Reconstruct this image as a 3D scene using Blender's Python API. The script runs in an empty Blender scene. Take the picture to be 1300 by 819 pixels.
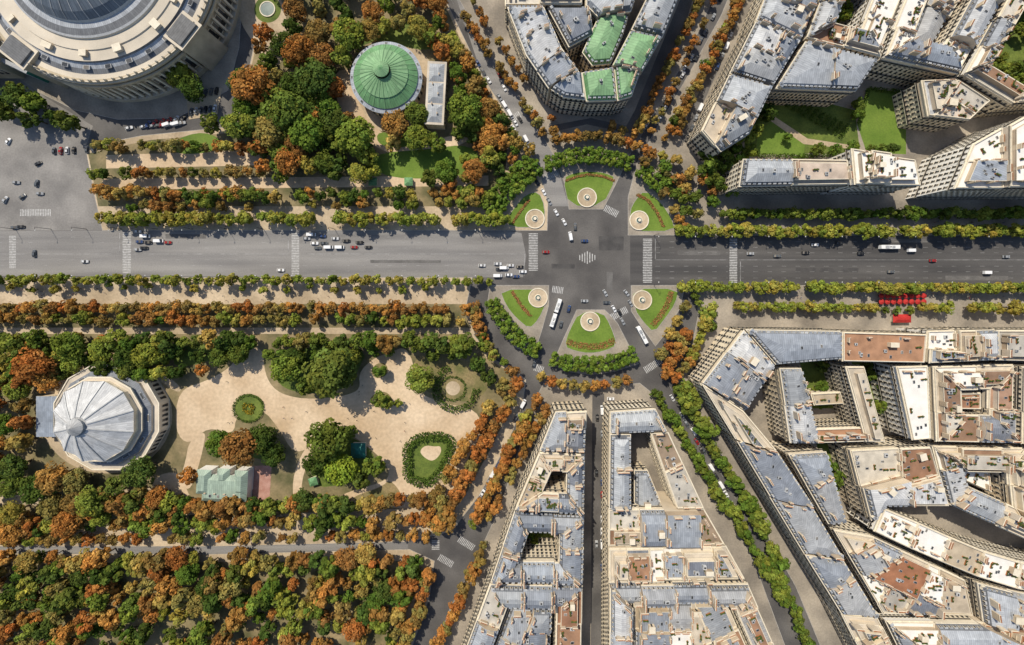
import bpy, math, random, time
import numpy as np
from mathutils import Vector
T0=time.time()
random.seed(11); rng=np.random.default_rng(7)
S=0.5; H=260.0; CX=650.0; CY=365.0
scene=bpy.context.scene; COL=scene.collection
def W(px,py,z=0.0):
    k=S*(H-z)/H
    return ((px-CX)*k,(CY-py)*k)
def WP(poly,z=0.0): return [W(x,y,z) for x,y in poly]
U=random.uniform
# ---------------------------------------------------------------- materials
def new_mat(name):
    m=bpy.data.materials.new(name); m.use_nodes=True
    nt=m.node_tree; nt.nodes.clear()
    o=nt.nodes.new('ShaderNodeOutputMaterial'); b=nt.nodes.new('ShaderNodeBsdfPrincipled')
    nt.links.new(b.outputs[0],o.inputs[0]); return m,nt,b
def N(nt,t,**kw):
    n=nt.nodes.new(t)
    for k,v in kw.items(): setattr(n,k,v)
    return n
def noise(nt,scale,detail=3,stretch=None,src=None):
    if src is None: src=N(nt,'ShaderNodeNewGeometry').outputs['Position']
    if stretch:
        mp=N(nt,'ShaderNodeMapping'); mp.inputs['Scale'].default_value=stretch
        nt.links.new(src,mp.inputs['Vector']); src=mp.outputs[0]
    n=N(nt,'ShaderNodeTexNoise'); n.inputs['Scale'].default_value=scale; n.inputs['Detail'].default_value=detail
    nt.links.new(src,n.inputs['Vector']); return n.outputs['Fac']
def ramp(nt,fac,stops):
    r=N(nt,'ShaderNodeValToRGB'); e=r.color_ramp.elements
    e[0].position=stops[0][0]; e[0].color=(*stops[0][1],1)
    e[1].position=stops[-1][0]; e[1].color=(*stops[-1][1],1)
    for p,c in stops[1:-1]:
        q=e.new(p); q.color=(*c,1)
    nt.links.new(fac,r.inputs[0]); return r.outputs[0]
def mul(nt,a,b,fac=1.0,typ='MULTIPLY'):
    m=N(nt,'ShaderNodeMix',data_type='RGBA',blend_type=typ)
    if isinstance(fac,float): m.inputs[0].default_value=fac
    else: nt.links.new(fac,m.inputs[0])
    nt.links.new(a,m.inputs[6]) if not isinstance(a,tuple) else setattr(m.inputs[6],'default_value',(*a,1))
    nt.links.new(b,m.inputs[7]) if not isinstance(b,tuple) else setattr(m.inputs[7],'default_value',(*b,1))
    return m.outputs[2]
def ground_mat(name,c1,c2,s1=0.05,s2=0.8,rough=0.9,stretch=None,lo=0.35,hi=0.65,g=(0.78,1.2)):
    m,nt,b=new_mat(name)
    a=ramp(nt,noise(nt,s1,5,stretch),[(lo,c1),(hi,c2)])
    d=ramp(nt,noise(nt,s2,4),[(0.3,(g[0],)*3),(0.7,(1,1,1))])
    e=ramp(nt,noise(nt,0.012,3),[(0.35,(0.86,0.85,0.84)),(0.65,(1,1,1))])
    nt.links.new(mul(nt,mul(nt,a,d),e),b.inputs['Base Color']); b.inputs['Roughness'].default_value=rough
    return m
M={}
M['asphalt']=ground_mat('asphalt',(0.078,0.073,0.070),(0.15,0.140,0.130),0.045,1.2)
M['asphalt_avenue']=ground_mat('avenue asphalt',(0.19,0.182,0.176),(0.30,0.286,0.268),0.10,1.5,stretch=(0.10,1.4,1))
M['asphalt_dark']=ground_mat('dark avenue asphalt',(0.062,0.059,0.058),(0.115,0.108,0.102),0.10,1.5,stretch=(0.10,1.4,1))
M['asphalt_patch']=ground_mat('asphalt patch',(0.062,0.059,0.058),(0.095,0.09,0.086),0.2,1.5)
M['asphalt_pale']=ground_mat('worn pale asphalt',(0.115,0.109,0.104),(0.165,0.157,0.148),0.2,1.5)
M['plaza']=ground_mat('plaza setts',(0.18,0.17,0.16),(0.30,0.283,0.262),0.05,0.9)
M['pave']=ground_mat('paving',(0.22,0.192,0.156),(0.42,0.362,0.285),0.05,0.9)
M['prom']=ground_mat('promenade sand',(0.42,0.325,0.21),(0.62,0.495,0.34),0.06,0.7)
M['sand']=ground_mat('garden sand',(0.56,0.41,0.255),(0.72,0.56,0.38),0.04,0.5)
M['soil']=ground_mat('garden soil',(0.11,0.105,0.04),(0.34,0.26,0.14),0.07,0.7)
M['lawn']=ground_mat('lawn',(0.075,0.12,0.012),(0.18,0.23,0.035),0.09,1.0,g=(0.65,1))
M['lawn_bright']=ground_mat('mown lawn',(0.11,0.19,0.016),(0.165,0.25,0.03),0.09,1.0,g=(0.75,1))
M['lawn_dry']=ground_mat('dry lawn',(0.15,0.15,0.045),(0.34,0.25,0.12),0.09,1.0,g=(0.65,1))
M['kerb']=ground_mat('granite kerb',(0.30,0.28,0.25),(0.42,0.39,0.35),0.5,2)
M['paint']=ground_mat('road paint',(0.34,0.335,0.32),(0.62,0.61,0.59),0.8,3.0,0.7)
M['paint_worn']=ground_mat('worn road paint',(0.17,0.167,0.16),(0.42,0.41,0.40),0.3,2.0,0.8)
M['water']=ground_mat('fountain water',(0.07,0.12,0.11),(0.13,0.2,0.18),0.3,2,0.15)
def objvar_mat(name,cols,rough=0.7,s=0.35,seam=None,metal=0.0,usecolor=False,g=0.72):
    m,nt,b=new_mat(name)
    oi=N(nt,'ShaderNodeObjectInfo')
    if usecolor: base=oi.outputs['Color']
    else:
        n=len(cols); base=ramp(nt,oi.outputs['Random'],[(i/max(1,n-1),c) for i,c in enumerate(cols)]) if n>1 else None
        if base is None:
            rg=N(nt,'ShaderNodeRGB'); rg.outputs[0].default_value=(*cols[0],1); base=rg.outputs[0]
    d=ramp(nt,noise(nt,s,5),[(0.3,(g,g,g)),(0.68,(1.0,1.0,1.0))])
    c=mul(nt,base,d)
    d2=ramp(nt,noise(nt,3.0,2),[(0.3,(0.85,)*3),(0.7,(1,1,1))]); c=mul(nt,c,d2)
    if seam:
        uv=N(nt,'ShaderNodeUVMap'); sp=N(nt,'ShaderNodeSeparateXYZ'); nt.links.new(uv.outputs[0],sp.inputs[0])
        dv=N(nt,'ShaderNodeMath',operation='DIVIDE'); dv.inputs[1].default_value=seam; nt.links.new(sp.outputs[0],dv.inputs[0])
        fr=N(nt,'ShaderNodeMath',operation='FRACT'); nt.links.new(dv.outputs[0],fr.inputs[0])
        lt=N(nt,'ShaderNodeMath',operation='LESS_THAN'); lt.inputs[1].default_value=0.14; nt.links.new(fr.outputs[0],lt.inputs[0])
        c=mul(nt,c,mul(nt,c,(0.66,0.66,0.67)),lt.outputs[0],'MIX')
        fl=N(nt,'ShaderNodeMath',operation='FLOOR'); nt.links.new(dv.outputs[0],fl.inputs[0])
        dv2=N(nt,'ShaderNodeMath',operation='DIVIDE'); dv2.inputs[1].default_value=3.3; nt.links.new(sp.outputs[1],dv2.inputs[0])
        fl2=N(nt,'ShaderNodeMath',operation='FLOOR'); nt.links.new(dv2.outputs[0],fl2.inputs[0])
        cb=N(nt,'ShaderNodeCombineXYZ'); nt.links.new(fl.outputs[0],cb.inputs[0]); nt.links.new(fl2.outputs[0],cb.inputs[1])
        wn=N(nt,'ShaderNodeTexWhiteNoise'); nt.links.new(cb.outputs[0],wn.inputs['Vector'])
        c=mul(nt,c,ramp(nt,wn.outputs['Value'],[(0,(0.78,0.78,0.79)),(1,(1,1,1))]))
    nt.links.new(c,b.inputs['Base Color']); b.inputs['Roughness'].default_value=rough; b.inputs['Metallic'].default_value=metal
    b.inputs['Specular IOR Level'].default_value=0.25
    return m
M['zinc']=objvar_mat('zinc roofing',[(0.26,0.29,0.34),(0.58,0.60,0.61),(0.36,0.38,0.40),(0.70,0.70,0.69),(0.32,0.37,0.44),(0.50,0.50,0.49),(0.24,0.26,0.30),(0.44,0.48,0.53)],0.6,0.2,1.2)
M['slate']=objvar_mat('slate roofing',[(0.12,0.13,0.15),(0.22,0.235,0.26),(0.16,0.16,0.16),(0.28,0.30,0.33)],0.65,0.4,1.3)
M['copper']=objvar_mat('verdigris copper',[(0.18,0.38,0.17)],0.6,0.15,1.6)
M['copper_light']=objvar_mat('pale verdigris',[(0.26,0.46,0.23)],0.6,0.15,1.6)
M['mint']=objvar_mat('mint metal roof',[(0.38,0.48,0.38)],0.6,0.15,1.2)
M['stone']=objvar_mat('limestone',[(0.70,0.57,0.39),(0.80,0.69,0.51),(0.72,0.60,0.44),(0.82,0.74,0.59)],0.85,0.15,g=0.82)
M['stone_trim']=objvar_mat('limestone trim',[(0.72,0.63,0.48),(0.80,0.72,0.57)],0.85,0.5,g=0.82)
M['hallstone']=objvar_mat('weathered stone',[(0.58,0.49,0.35)],0.9,0.12,g=0.65)
M['hallband']=objvar_mat('beige roof band',[(0.68,0.60,0.48)],0.9,0.06,g=0.75)
M['render']=objvar_mat('party wall render',[(0.56,0.44,0.30),(0.70,0.59,0.44),(0.46,0.35,0.24),(0.66,0.58,0.47)],0.9,0.12,g=0.7)
M['flat']=objvar_mat('flat roof gravel',[(0.44,0.34,0.22),(0.62,0.53,0.41),(0.32,0.24,0.17),(0.72,0.64,0.51),(0.44,0.41,0.36),(0.76,0.70,0.59),(0.38,0.2,0.12)],0.95,0.18,g=0.65)
M['brown']=objvar_mat('brown roof',[(0.38,0.17,0.09),(0.28,0.18,0.12),(0.44,0.24,0.14)],0.9,0.18,g=0.65)
M['white_roof']=objvar_mat('white roof',[(0.82,0.79,0.73)],0.8,0.2,g=0.85)
M['terrace']=objvar_mat('pale stone terrace',[(0.64,0.56,0.45)],0.85,0.1,g=0.65)
M['terracotta']=objvar_mat('terracotta pots',[(0.42,0.17,0.07)],0.85,1)
M['glass']=objvar_mat('window glass',[(0.035,0.037,0.04),(0.08,0.085,0.09),(0.26,0.23,0.19)],0.15,0.5)
M['domeglass']=objvar_mat('dome glass',[(0.15,0.18,0.215)],0.4,0.1,2.2)
M['iron']=objvar_mat('dark iron',[(0.05,0.048,0.046)],0.6,1)
M['metal']=objvar_mat('grey metal',[(0.35,0.36,0.37),(0.6,0.6,0.59)],0.5,1)
M['paintcar']=objvar_mat('car paint',[],0.3,2,usecolor=True,g=0.93)
M['tint']=objvar_mat('coloured cloth',[],0.8,2,usecolor=True,g=0.85)
M['rubber']=objvar_mat('tyre rubber',[(0.02,0.02,0.02)],0.9,2)
M['lampglass']=objvar_mat('lamp glass',[(0.75,0.74,0.7)],0.2,2)
M['skin']=objvar_mat('skin',[(0.5,0.32,0.24)],0.6,2)
M['trouser']=objvar_mat('dark trousers',[(0.03,0.035,0.05)],0.8,2)
M['red']=objvar_mat('red canvas',[(0.50,0.035,0.03)],0.8,1)
M['teal']=objvar_mat('teal roof',[(0.03,0.20,0.17)],0.6,0.6,1.0)
M['pink']=ground_mat('pink terrace',(0.40,0.20,0.15),(0.52,0.30,0.24),0.3,2)
M['scaffold']=objvar_mat('green netting',[(0.05,0.22,0.17)],0.8,0.6)
M['bark']=objvar_mat('bark',[(0.12,0.09,0.06)],0.9,2)
M['plant']=objvar_mat('planter greenery',[(0.06,0.10,0.02),(0.10,0.13,0.03)],0.9,2,g=0.5)
def fol():
    m=bpy.data.materials.new('foliage'); m.use_nodes=True; nt=m.node_tree; nt.nodes.clear()
    o=N(nt,'ShaderNodeOutputMaterial'); oi=N(nt,'ShaderNodeObjectInfo')
    at=N(nt,'ShaderNodeAttribute'); at.attribute_name='col'
    c=mul(nt,oi.outputs['Color'],at.outputs['Color'])
    d=N(nt,'ShaderNodeBsdfDiffuse'); t=N(nt,'ShaderNodeBsdfTranslucent'); mx=N(nt,'ShaderNodeMixShader'); mx.inputs[0].default_value=0.28
    nt.links.new(c,d.inputs[0]); nt.links.new(c,t.inputs[0]); nt.links.new(d.outputs[0],mx.inputs[1]); nt.links.new(t.outputs[0],mx.inputs[2])
    nt.links.new(mx.outputs[0],o.inputs[0]); return m
M['leaf']=fol()
# ---------------------------------------------------------------- mesh helpers
class MB:
    def __init__(s): s.v=[]; s.f=[]; s.m=[]; s.uv=[]; s.mats=[]
    def mi(s,k):
        if k not in s.mats: s.mats.append(k)
        return s.mats.index(k)
    def face(s,pts,mat,uvs=None):
        b=len(s.v); s.v.extend(pts); s.f.append(tuple(range(b,b+len(pts)))); s.m.append(s.mi(mat))
        s.uv.extend(uvs if uvs else [(p[0],p[1]) for p in pts])
    def box(s,x0,x1,y0,y1,z0,z1,mat,top=None,bottom=False):
        s.face([(x0,y0,z0),(x1,y0,z0),(x1,y0,z1),(x0,y0,z1)],mat)
        s.face([(x1,y0,z0),(x1,y1,z0),(x1,y1,z1),(x1,y0,z1)],mat)
        s.face([(x1,y1,z0),(x0,y1,z0),(x0,y1,z1),(x1,y1,z1)],mat)
        s.face([(x0,y1,z0),(x0,y0,z0),(x0,y0,z1),(x0,y1,z1)],mat)
        s.face([(x0,y0,z1),(x1,y0,z1),(x1,y1,z1),(x0,y1,z1)],top or mat)
        if bottom: s.face([(x0,y1,z0),(x1,y1,z0),(x1,y0,z0),(x0,y0,z0)],mat)
    def cyl(s,cx,cy,r0,r1,z0,z1,n,mat,cap=True,rx=1.0):
        a=[2*math.pi*i/n for i in range(n)]
        for i in range(n):
            p,q=a[i],a[(i+1)%n]
            s.face([(cx+r0*math.cos(p)*rx,cy+r0*math.sin(p),z0),(cx+r0*math.cos(q)*rx,cy+r0*math.sin(q),z0),
                    (cx+r1*math.cos(q)*rx,cy+r1*math.sin(q),z1),(cx+r1*math.cos(p)*rx,cy+r1*math.sin(p),z1)],mat)
        if cap: s.face([(cx+r1*math.cos(p)*rx,cy+r1*math.sin(p),z1) for p in a],mat)
    def mesh(s,name):
        me=bpy.data.meshes.new(name); me.from_pydata(s.v,[],s.f); 
        for k in s.mats: me.materials.append(M[k])
        me.polygons.foreach_set('material_index',s.m)
        ul=me.uv_layers.new(name='UVMap'); ul.data.foreach_set('uv',np.array(s.uv,dtype=np.float32).ravel())
        me.update(); return me
def add(name,me,loc=(0,0,0),rz=0,parent=None,scale=None):
    o=bpy.data.objects.new(name,me); o.location=loc; o.rotation_euler=(0,0,rz)
    if scale: o.scale=scale
    if parent: o.parent=parent
    COL.objects.link(o)
    return o
def top(o,label,cat,group=None):
    o['label']=label; o['category']=cat
    if group: o['group']=group
    return o
def area(P): return 0.5*sum(P[i][0]*P[(i+1)%len(P)][1]-P[(i+1)%len(P)][0]*P[i][1] for i in range(len(P)))
def ccw(P): return P if area(P)>0 else P[::-1]
def offs(P,d):
    n=len(P); R=[]
    L=[]
    for i in range(n):
        a=P[i]; b=P[(i+1)%n]; dx,dy=b[0]-a[0],b[1]-a[1]; l=math.hypot(dx,dy) or 1e-6; dx/=l; dy/=l
        L.append(((a[0]-dy*d[i],a[1]+dx*d[i]),(dx,dy)))
    for i in range(n):
        (p,u),(q,v)=L[i-1],L[i]
        cr=u[0]*v[1]-u[1]*v[0]
        if abs(cr)<0.05: R.append((q[0],q[1]))
        else:
            t=((q[0]-p[0])*v[1]-(q[1]-p[1])*v[0])/cr
            R.append((p[0]+u[0]*t,p[1]+u[1]*t))
    return R
def valid(P,Q):
    n=len(P)
    for i in range(n):
        a=(P[(i+1)%n][0]-P[i][0])*(Q[(i+1)%n][0]-Q[i][0])+(P[(i+1)%n][1]-P[i][1])*(Q[(i+1)%n][1]-Q[i][1])
        if a<=0: return False
    return area(Q)>2
def soff(P,d):
    for s in (1,0.75,0.5,0.3,0.15):
        Q=offs(P,[x*s for x in d])
        if valid(P,Q): return Q,s
    return None,0
def inpoly(x,y,P):
    c=False; n=len(P); j=n-1
    for i in range(n):
        xi,yi=P[i]; xj,yj=P[j]
        if (yi>y)!=(yj>y) and x<(xj-xi)*(y-yi)/(yj-yi)+xi: c=not c
        j=i
    return c
def chaikin(P,n=2):
    for _ in range(n):
        Q=[]
        for i in range(len(P)):
            a=P[i]; b=P[(i+1)%len(P)]
            Q+= [(0.75*a[0]+0.25*b[0],0.75*a[1]+0.25*b[1]),(0.25*a[0]+0.75*b[0],0.25*a[1]+0.75*b[1])]
        P=Q
    return P
def circ(cx,cy,r,n=32,ry=None): return [(cx+r*math.cos(2*math.pi*i/n),cy+(ry or r)*math.sin(2*math.pi*i/n)) for i in range(n)]
def sheet(name,polypx,z,mat):
    P=ccw(WP(polypx)); mb=MB(); mb.face([(x,y,z) for x,y in P],mat)
    o=add(name,mb.mesh(name)); o['kind']='structure'; return o
def slab(name,polypx,z0,z1,mat,kerb='kerb',kw=0.35):
    P=ccw(WP(polypx)); Q=offs(P,[kw]*len(P)); mb=MB(); n=len(P)
    for i in range(n):
        j=(i+1)%n
        mb.face([(*P[i],z0),(*P[j],z0),(*P[j],z1),(*P[i],z1)],kerb)
        mb.face([(*P[i],z1),(*P[j],z1),(*Q[j],z1),(*Q[i],z1)],kerb)
    mb.face([(x,y,z1) for x,y in Q],mat)
    o=add(name,mb.mesh(name)); o['kind']='structure'; return o
# ---------------------------------------------------------------- ground & roads
mb=MB(); g=3000; mb.face([(-g,-g,0),(g,-g,0),(g,g,0),(-g,g,0)],'asphalt')
o=add('ground',mb.mesh('ground')); o['kind']='structure'
sheet('avenue_road',[(-200,293),(645,293),(662,296),(668,325),(664,352),(640,352),(-200,350)],0.006,'asphalt_avenue')
sheet('avenue_road',[(800,299),(1500,299),(1500,362),(800,362)],0.006,'asphalt_dark')
sheet('plaza',[(-200,60),(0,80),(60,125),(118,160),(108,190),(120,250),(130,292.7),(-200,292.7)],0.006,'plaza')
sheet('street_road',[(560,-60),(588,-60),(630,70),(678,145),(706,205),(722,262),(697,262),(688,225),(670,190),(610,90)],0.004,'asphalt_avenue')
for x0,y0,x1,y1,m_ in ((210,297,262,303,'asphalt_pale'),(470,330,560,334,'asphalt_pale'),(1010,340,1090,346,'asphalt_patch'),(1120,303,1180,308,'asphalt_pale'),(860,318,915,324,'asphalt_pale'),(60,330,110,336,'asphalt_avenue'),(760,300,792,318,'asphalt_patch'),(1200,350,1280,356,'asphalt_pale'),(700,335,730,341,'asphalt_patch'),(770,345,778,368,'asphalt_pale')):
    sheet('asphalt_patch',[(x0,y0),(x1,y0+.5),(x1-.6,y1),(x0+.4,y1)],0.012,m_)
A=[(108,186),(180,172),(300,160),(322,60),(318,-60),(548,-60),(566,0),(612,95),(650,155),(672,192),(687,222),(696,258),(695,293),(130,293),(120,250)]
GP=[(-200,-200),(318,-200),(304,60),(290,115),(225,150),(150,152),(95,140),(50,118),(0,82),(-200,60)]
T=[(580,-60),(583,0),(628,80),(672,145),(706,203),(718,238),(722,266),(766,266),(784,230),(802,192),(840,130),(878,60),(905,0),(925,-60)]
D=[(797,299),(1500,299),(1500,-60),(948,-60),(915,20),(865,110),(832,165),(808,208),(797,250)]
BR=[(801,362),(870,362),(864,390),(848,420),(832,440),(814,415),(801,395)]
E=[(884,362),(1500,362),(1500,950),(1095,950),(1010,745),(960,655),(912,570),(870,500),(858,480),(878,440),(886,400)]
B=[(732,393),(768,393),(784,410),(811,462),(780,472),(750,476),(720,472),(701,463),(715,430)]
F=[(690,486),(750,494),(812,486),(836,505),(870,560),(920,640),(960,720),(1045,950),(500,950),(572,770),(603,712),(634,645),(662,560),(678,510)]
G=[(-200,352),(600,352),(593,385),(602,425),(625,455),(655,470),(668,482),(664,515),(646,560),(608,630),(574,674),(520,688),(270,694),(-200,694)]
BL=[(622,362),(697,362),(697,388),(688,420),(678,450),(655,442),(634,418),(618,388)]
I=[(-200,702),(270,703),(520,697),(552,712),(545,760),(478,950),(-200,950)]
for P_,m_ in ((A,'prom'),(GP,'pave'),(T,'pave'),(D,'pave'),(BR,'pave'),(E,'pave'),(B,'pave'),(F,'pave'),(G,'prom'),(BL,'pave'),(I,'prom')): slab('pavement',P_,0,0.12,m_)
sheet('lane_road',[(-200,694.5),(270,694.5),(518,688.5),(518,696.5),(270,702.5),(-200,701.5)],0.006,'asphalt_avenue')
sheet('street_road',[(752,500),(767,500),(767,950),(749,950)],0.124,'asphalt')
sheet('service_road',[(700,168),(745,158),(800,170),(812,155),(870,30),(898,-60),(888,-60),(855,20),(806,140),(795,160),(750,150),(696,160)],0.124,'asphalt')
sheet('service_road',[(868,182),(862,170),(905,80),(945,-20),(956,-20),(914,84),(876,168)],0.124,'asphalt')
def ov(name,poly,z,mat,smooth=0): return sheet(name,chaikin(poly,smooth) if smooth else poly,z,mat)
ov('garden_ground',[(190,178),(300,168),(325,60),(322,-55),(546,-55),(562,0),(605,95),(645,155),(640,250),(600,262),(125,262),(112,195)],0.126,'soil')
ov('garden_ground',[(-195,386),(588,386),(592,400),(600,428),(618,455),(650,474),(655,500),(628,560),(590,630),(560,668),(-195,672)],0.126,'soil')
ov('garden_ground',[(-195,716),(515,712),(525,724),(465,945),(-195,945)],0.126,'soil')
ov('garden_path',[(-195,416),(600,416),(603,424),(-195,424)],0.130,'prom')
ov('garden_path',[(-100,500),(-20,485),(40,470),(110,462),(200,468),(232,492),(226,500),(196,478),(110,472),(45,482),(-20,500),(-100,515)],0.1305,'prom',2)
ov('garden_path',[(-100,640),(0,625),(80,632),(150,622),(205,618),(205,628),(150,633),(80,644),(0,638),(-100,652)],0.1305,'prom',2)
main=[(226,495),(262,484),(294,466),(308,442),(334,440),(336,475),(350,497),(378,506),(412,506),(440,502),(458,494),(455,474),(472,456),(498,446),(515,440),(527,465),(517,488),(534,500),(562,512),(607,520),(612,550),(596,577),(582,612),(556,645),(515,645),(436,642),(428,628),(488,612),(496,600),(484,582),(466,566),(436,545),(418,548),(392,570),(372,575),(355,545),(333,518),(300,526),(297,553),(264,541),(240,566),(222,548)]
ov('garden_path',main,0.134,'sand',2)
ov('garden_path',[(190,606),(230,596),(240,632),(264,655),(200,652)],0.134,'sand',2)
ov('garden_path',[(392,560),(404,566),(384,600),(382,640),(372,640),(372,600)],0.1345,'sand',2)
ov('garden_path',[(240,560),(262,545),(258,570),(250,600),(240,625),(228,610),(236,585)],0.1345,'sand',2)
ov('garden_path',circ(135,527,84,40,74),0.130,'prom')
ov('garden_path',[(-100,663),(70,672),(560,640),(565,655),(560,668),(400,680),(70,684),(-100,676)],0.1315,'prom',1)
for p,m_ in (([(340,447),(400,440),(468,444),(455,468),(448,490),(410,500),(372,498),(350,485)],'lawn'),([(522,455),(560,448),(605,462),(625,485),(605,512),(560,506),(528,490)],'lawn_dry'),
          ([(400,578),(405,570),(420,552),(450,555),(475,575),(480,600),(440,615),(395,620)],'lawn'),([(268,545),(300,556),(345,550),(362,590),(320,580),(262,575)],'lawn'),
          ([(215,470),(280,455),(300,440),(230,435)],'lawn'),([(474,500),(490,496),(500,508),(496,518),(478,518),(468,510)],'lawn_dry'),([(476,462),(490,460),(494,474),(480,482),(470,474)],'lawn_dry'),
          ([(495,608),(510,626),(508,638),(450,638),(448,630),(485,618)],'lawn_dry'),([(300,520),(322,498),(338,512),(330,530),(306,534)],'lawn')):
    ov('lawn',p,0.138,m_,2)
for p,m_ in (([(470,195),(540,190),(600,182),(615,215),(560,228),(480,225)],'lawn_bright'),([(215,180),(260,165),(292,185),(262,195),(222,196)],'lawn_bright'),([(450,30),(540,25),(560,60),(530,65),(480,48),(440,70)],'lawn'),([(590,120),(625,130),(640,160),(600,180),(575,165)],'lawn'),([(478,165),(520,175),(560,172),(520,188),(480,186)],'lawn_bright')):
    ov('lawn',p,0.138,m_,2)
ov('garden_path',circ(497,110,58,40),0.130,'prom'); 
ov('garden_path',[(420,92),(450,86),(455,140),(500,183),(570,176),(600,158),(606,172),(570,192),(495,202),(434,152)],0.132,'sand',2)
ov('garden_path',[(300,-40),(335,-40),(365,10),(362,70),(350,90),(325,60),(300,20)],0.130,'prom',2)
ov('garden_path',[(135,197),(330,191),(330,210),(135,214)],0.130,'sand'); ov('garden_path',[(130,227),(620,223),(620,236),(130,241)],0.130,'sand')
ov('garden_path',[(236,118),(282,112),(276,146),(240,152)],0.140,'prom')
ov('lawn',circ(340,12,17),0.134,'lawn')
ov('lawn',[(945,140),(1000,118),(1085,140),(1092,195),(945,195)],0.126,'lawn'); ov('lawn',[(962,166),(985,152),(1022,184),(1020,197),(960,196)],0.130,'lawn_bright')
ov('lawn',[(1088,158),(1100,112),(1150,118),(1150,196),(1100,194)],0.130,'lawn_bright')
ov('garden_path',[(980,146),(1025,176),(1078,184),(1078,189),(1020,183),(976,152)],0.134,'prom')
isl={'t':[(714,226),(722,262),(765,262),(783,226),(768,219),(748,217),(729,219)],
 'tl':[(646,289),(691,289),(692,262),(684,243),(668,246),(654,262),(644,276)],
 'tr':[(800,294),(858,294),(852,276),(838,255),(818,241),(806,254),(799,268)],
 'bl':[(634,367),(693,367),(693,386),(684,406),(672,418),(655,404),(642,388)],
 'br':[(803,366),(862,366),(858,385),(845,404),(830,423),(817,410),(805,393)],
 'b':[(735,396),(765,396),(775,412),(784,438),(768,446),(748,449),(730,446),(716,440),(722,420)]}
fc={'t':(745,251),'tl':(679,278),'tr':(811,280),'bl':(683,378),'br':(815,381),'b':(749,408)}
for k,p in isl.items(): slab('lawn',chaikin(p,1),0.12,0.22,'lawn_bright',kw=0.3)
# ---------------------------------------------------------------- markings
def zebra(cx,cy,across,lenp,ang,z=0.03):
    mb=MB(); x0,y0=W(cx,cy); a=math.radians(ang); u=(math.cos(a),math.sin(a)); v=(-u[1],u[0])
    n=int(across*S/1.05); 
    for i in range(n):
        t=(i-(n-1)/2)*1.05; l=lenp*S/2*U(.93,1); w=0.27
        q=[(x0+u[0]*p*l+v[0]*(t+s*w),y0+u[1]*p*l+v[1]*(t+s*w),z) for p,s in ((-1,-1),(1,-1),(1,1),(-1,1))]
        mb.face(q,'paint')
    o=add('crosswalk',mb.mesh('crosswalk')); o['kind']='structure'
for z in [(161,321,54,11,0),(375,323,56,10,0),(677,320,50,12,0),(822,331,58,12,0),(931,331,58,10,0),(700,222,18,9,-62),(776,268,20,9,62),(828,196,16,9,60),
          (708,368,16,9,82),(786,398,24,9,-62),(829,464,26,9,-58),(684,468,14,9,70),(553,692,14,10,0),(592,690,24,9,58),(566,712,22,9,60),(45,270,40,9,90),(660,484,12,8,-30),(655,148,14,9,-60),(16,320,44,9,0)]:
    zebra(*z)
def lines(segs,w=0.13,dash=None,name='road_marking',z=0.026,mat='paint_worn'):
    mb=MB()
    for (x0,y0,x1,y1) in segs:
        a=W(x0,y0); b=W(x1,y1); L=math.hypot(b[0]-a[0],b[1]-a[1]); u=((b[0]-a[0])/L,(b[1]-a[1])/L); v=(-u[1]*w,u[0]*w)
        t=0
        while t<L:
            e=min(L,t+(dash[0] if dash else L))
            p=(a[0]+u[0]*t,a[1]+u[1]*t); q=(a[0]+u[0]*e,a[1]+u[1]*e)
            mb.face([(p[0]-v[0],p[1]-v[1],z),(q[0]-v[0],q[1]-v[1],z),(q[0]+v[0],q[1]+v[1],z),(p[0]+v[0],p[1]+v[1],z)],mat)
            t+=(dash[0]+dash[1]) if dash else L
    o=add(name,mb.mesh(name)); o['kind']='structure'
sg=[]
for y in (301,308,315,330,337,344): sg+=[(0,y,152,y),(170,y,366,y),(384,y,666,y)]
for y in (307,314,321,338,345,353): sg+=[(832,y,924,y),(938,y,1400,y)]
lines(sg,0.08,(3,6)); lines([(0,322.5,152,322.5),(170,322.5,366,322.5),(384,322.5,666,322.5),(832,330,924,330),(938,330,1400,330)],0.12,None)
lines([(152,296,152,321),(366,296,366,321),(666,323,666,350),(832,302,832,329),(940,332,940,360)],0.2)
lines([(573,0,690,215),(915,-40,800,215),(672,540,600,660),(850,490,985,720)],0.08,(3,5))
lines([(736+i*3.2,319+abs(i-3)*1.6,736+i*3.2,335-abs(i-3)*1.6) for i in range(7)],0.3,mat='paint')
# ---------------------------------------------------------------- leaf geometry
def quads_mesh(name,V,C,mats,mi=None):
    n=len(V)//4; me=bpy.data.meshes.new(name)
    me.vertices.add(n*4); me.vertices.foreach_set('co',V.astype(np.float32).ravel())
    me.loops.add(n*4); me.loops.foreach_set('vertex_index',np.arange(n*4,dtype=np.int32))
    me.polygons.add(n); me.polygons.foreach_set('loop_start',np.arange(0,n*4,4,dtype=np.int32))
    for k in mats: me.materials.append(M[k])
    if mi is not None: me.polygons.foreach_set('material_index',mi.astype(np.int32))
    a=me.color_attributes.new('col','FLOAT_COLOR','POINT')
    CC=np.ones((n*4,4),np.float32); CC[:,:3]=C; a.data.foreach_set('color',CC.ravel())
    me.update(calc_edges=True); return me
def leafquads(cen,nor,size):
    n=len(cen); nor=nor/np.linalg.norm(nor,axis=1,keepdims=True)
    r=rng.normal(size=(n,3)); u=np.cross(nor,r); u/=np.linalg.norm(u,axis=1,keepdims=True); v=np.cross(nor,u)
    s=size[:,None]*0.5; k=rng.uniform(0.6,1.3,(n,1))
    V=np.stack([cen-u*s-v*s*k*0.6,cen+u*s*0.7-v*s*k,cen+u*s+v*s*k*0.7,cen-u*s*0.6+v*s*k],1)
    return V.reshape(-1,3)
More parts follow.
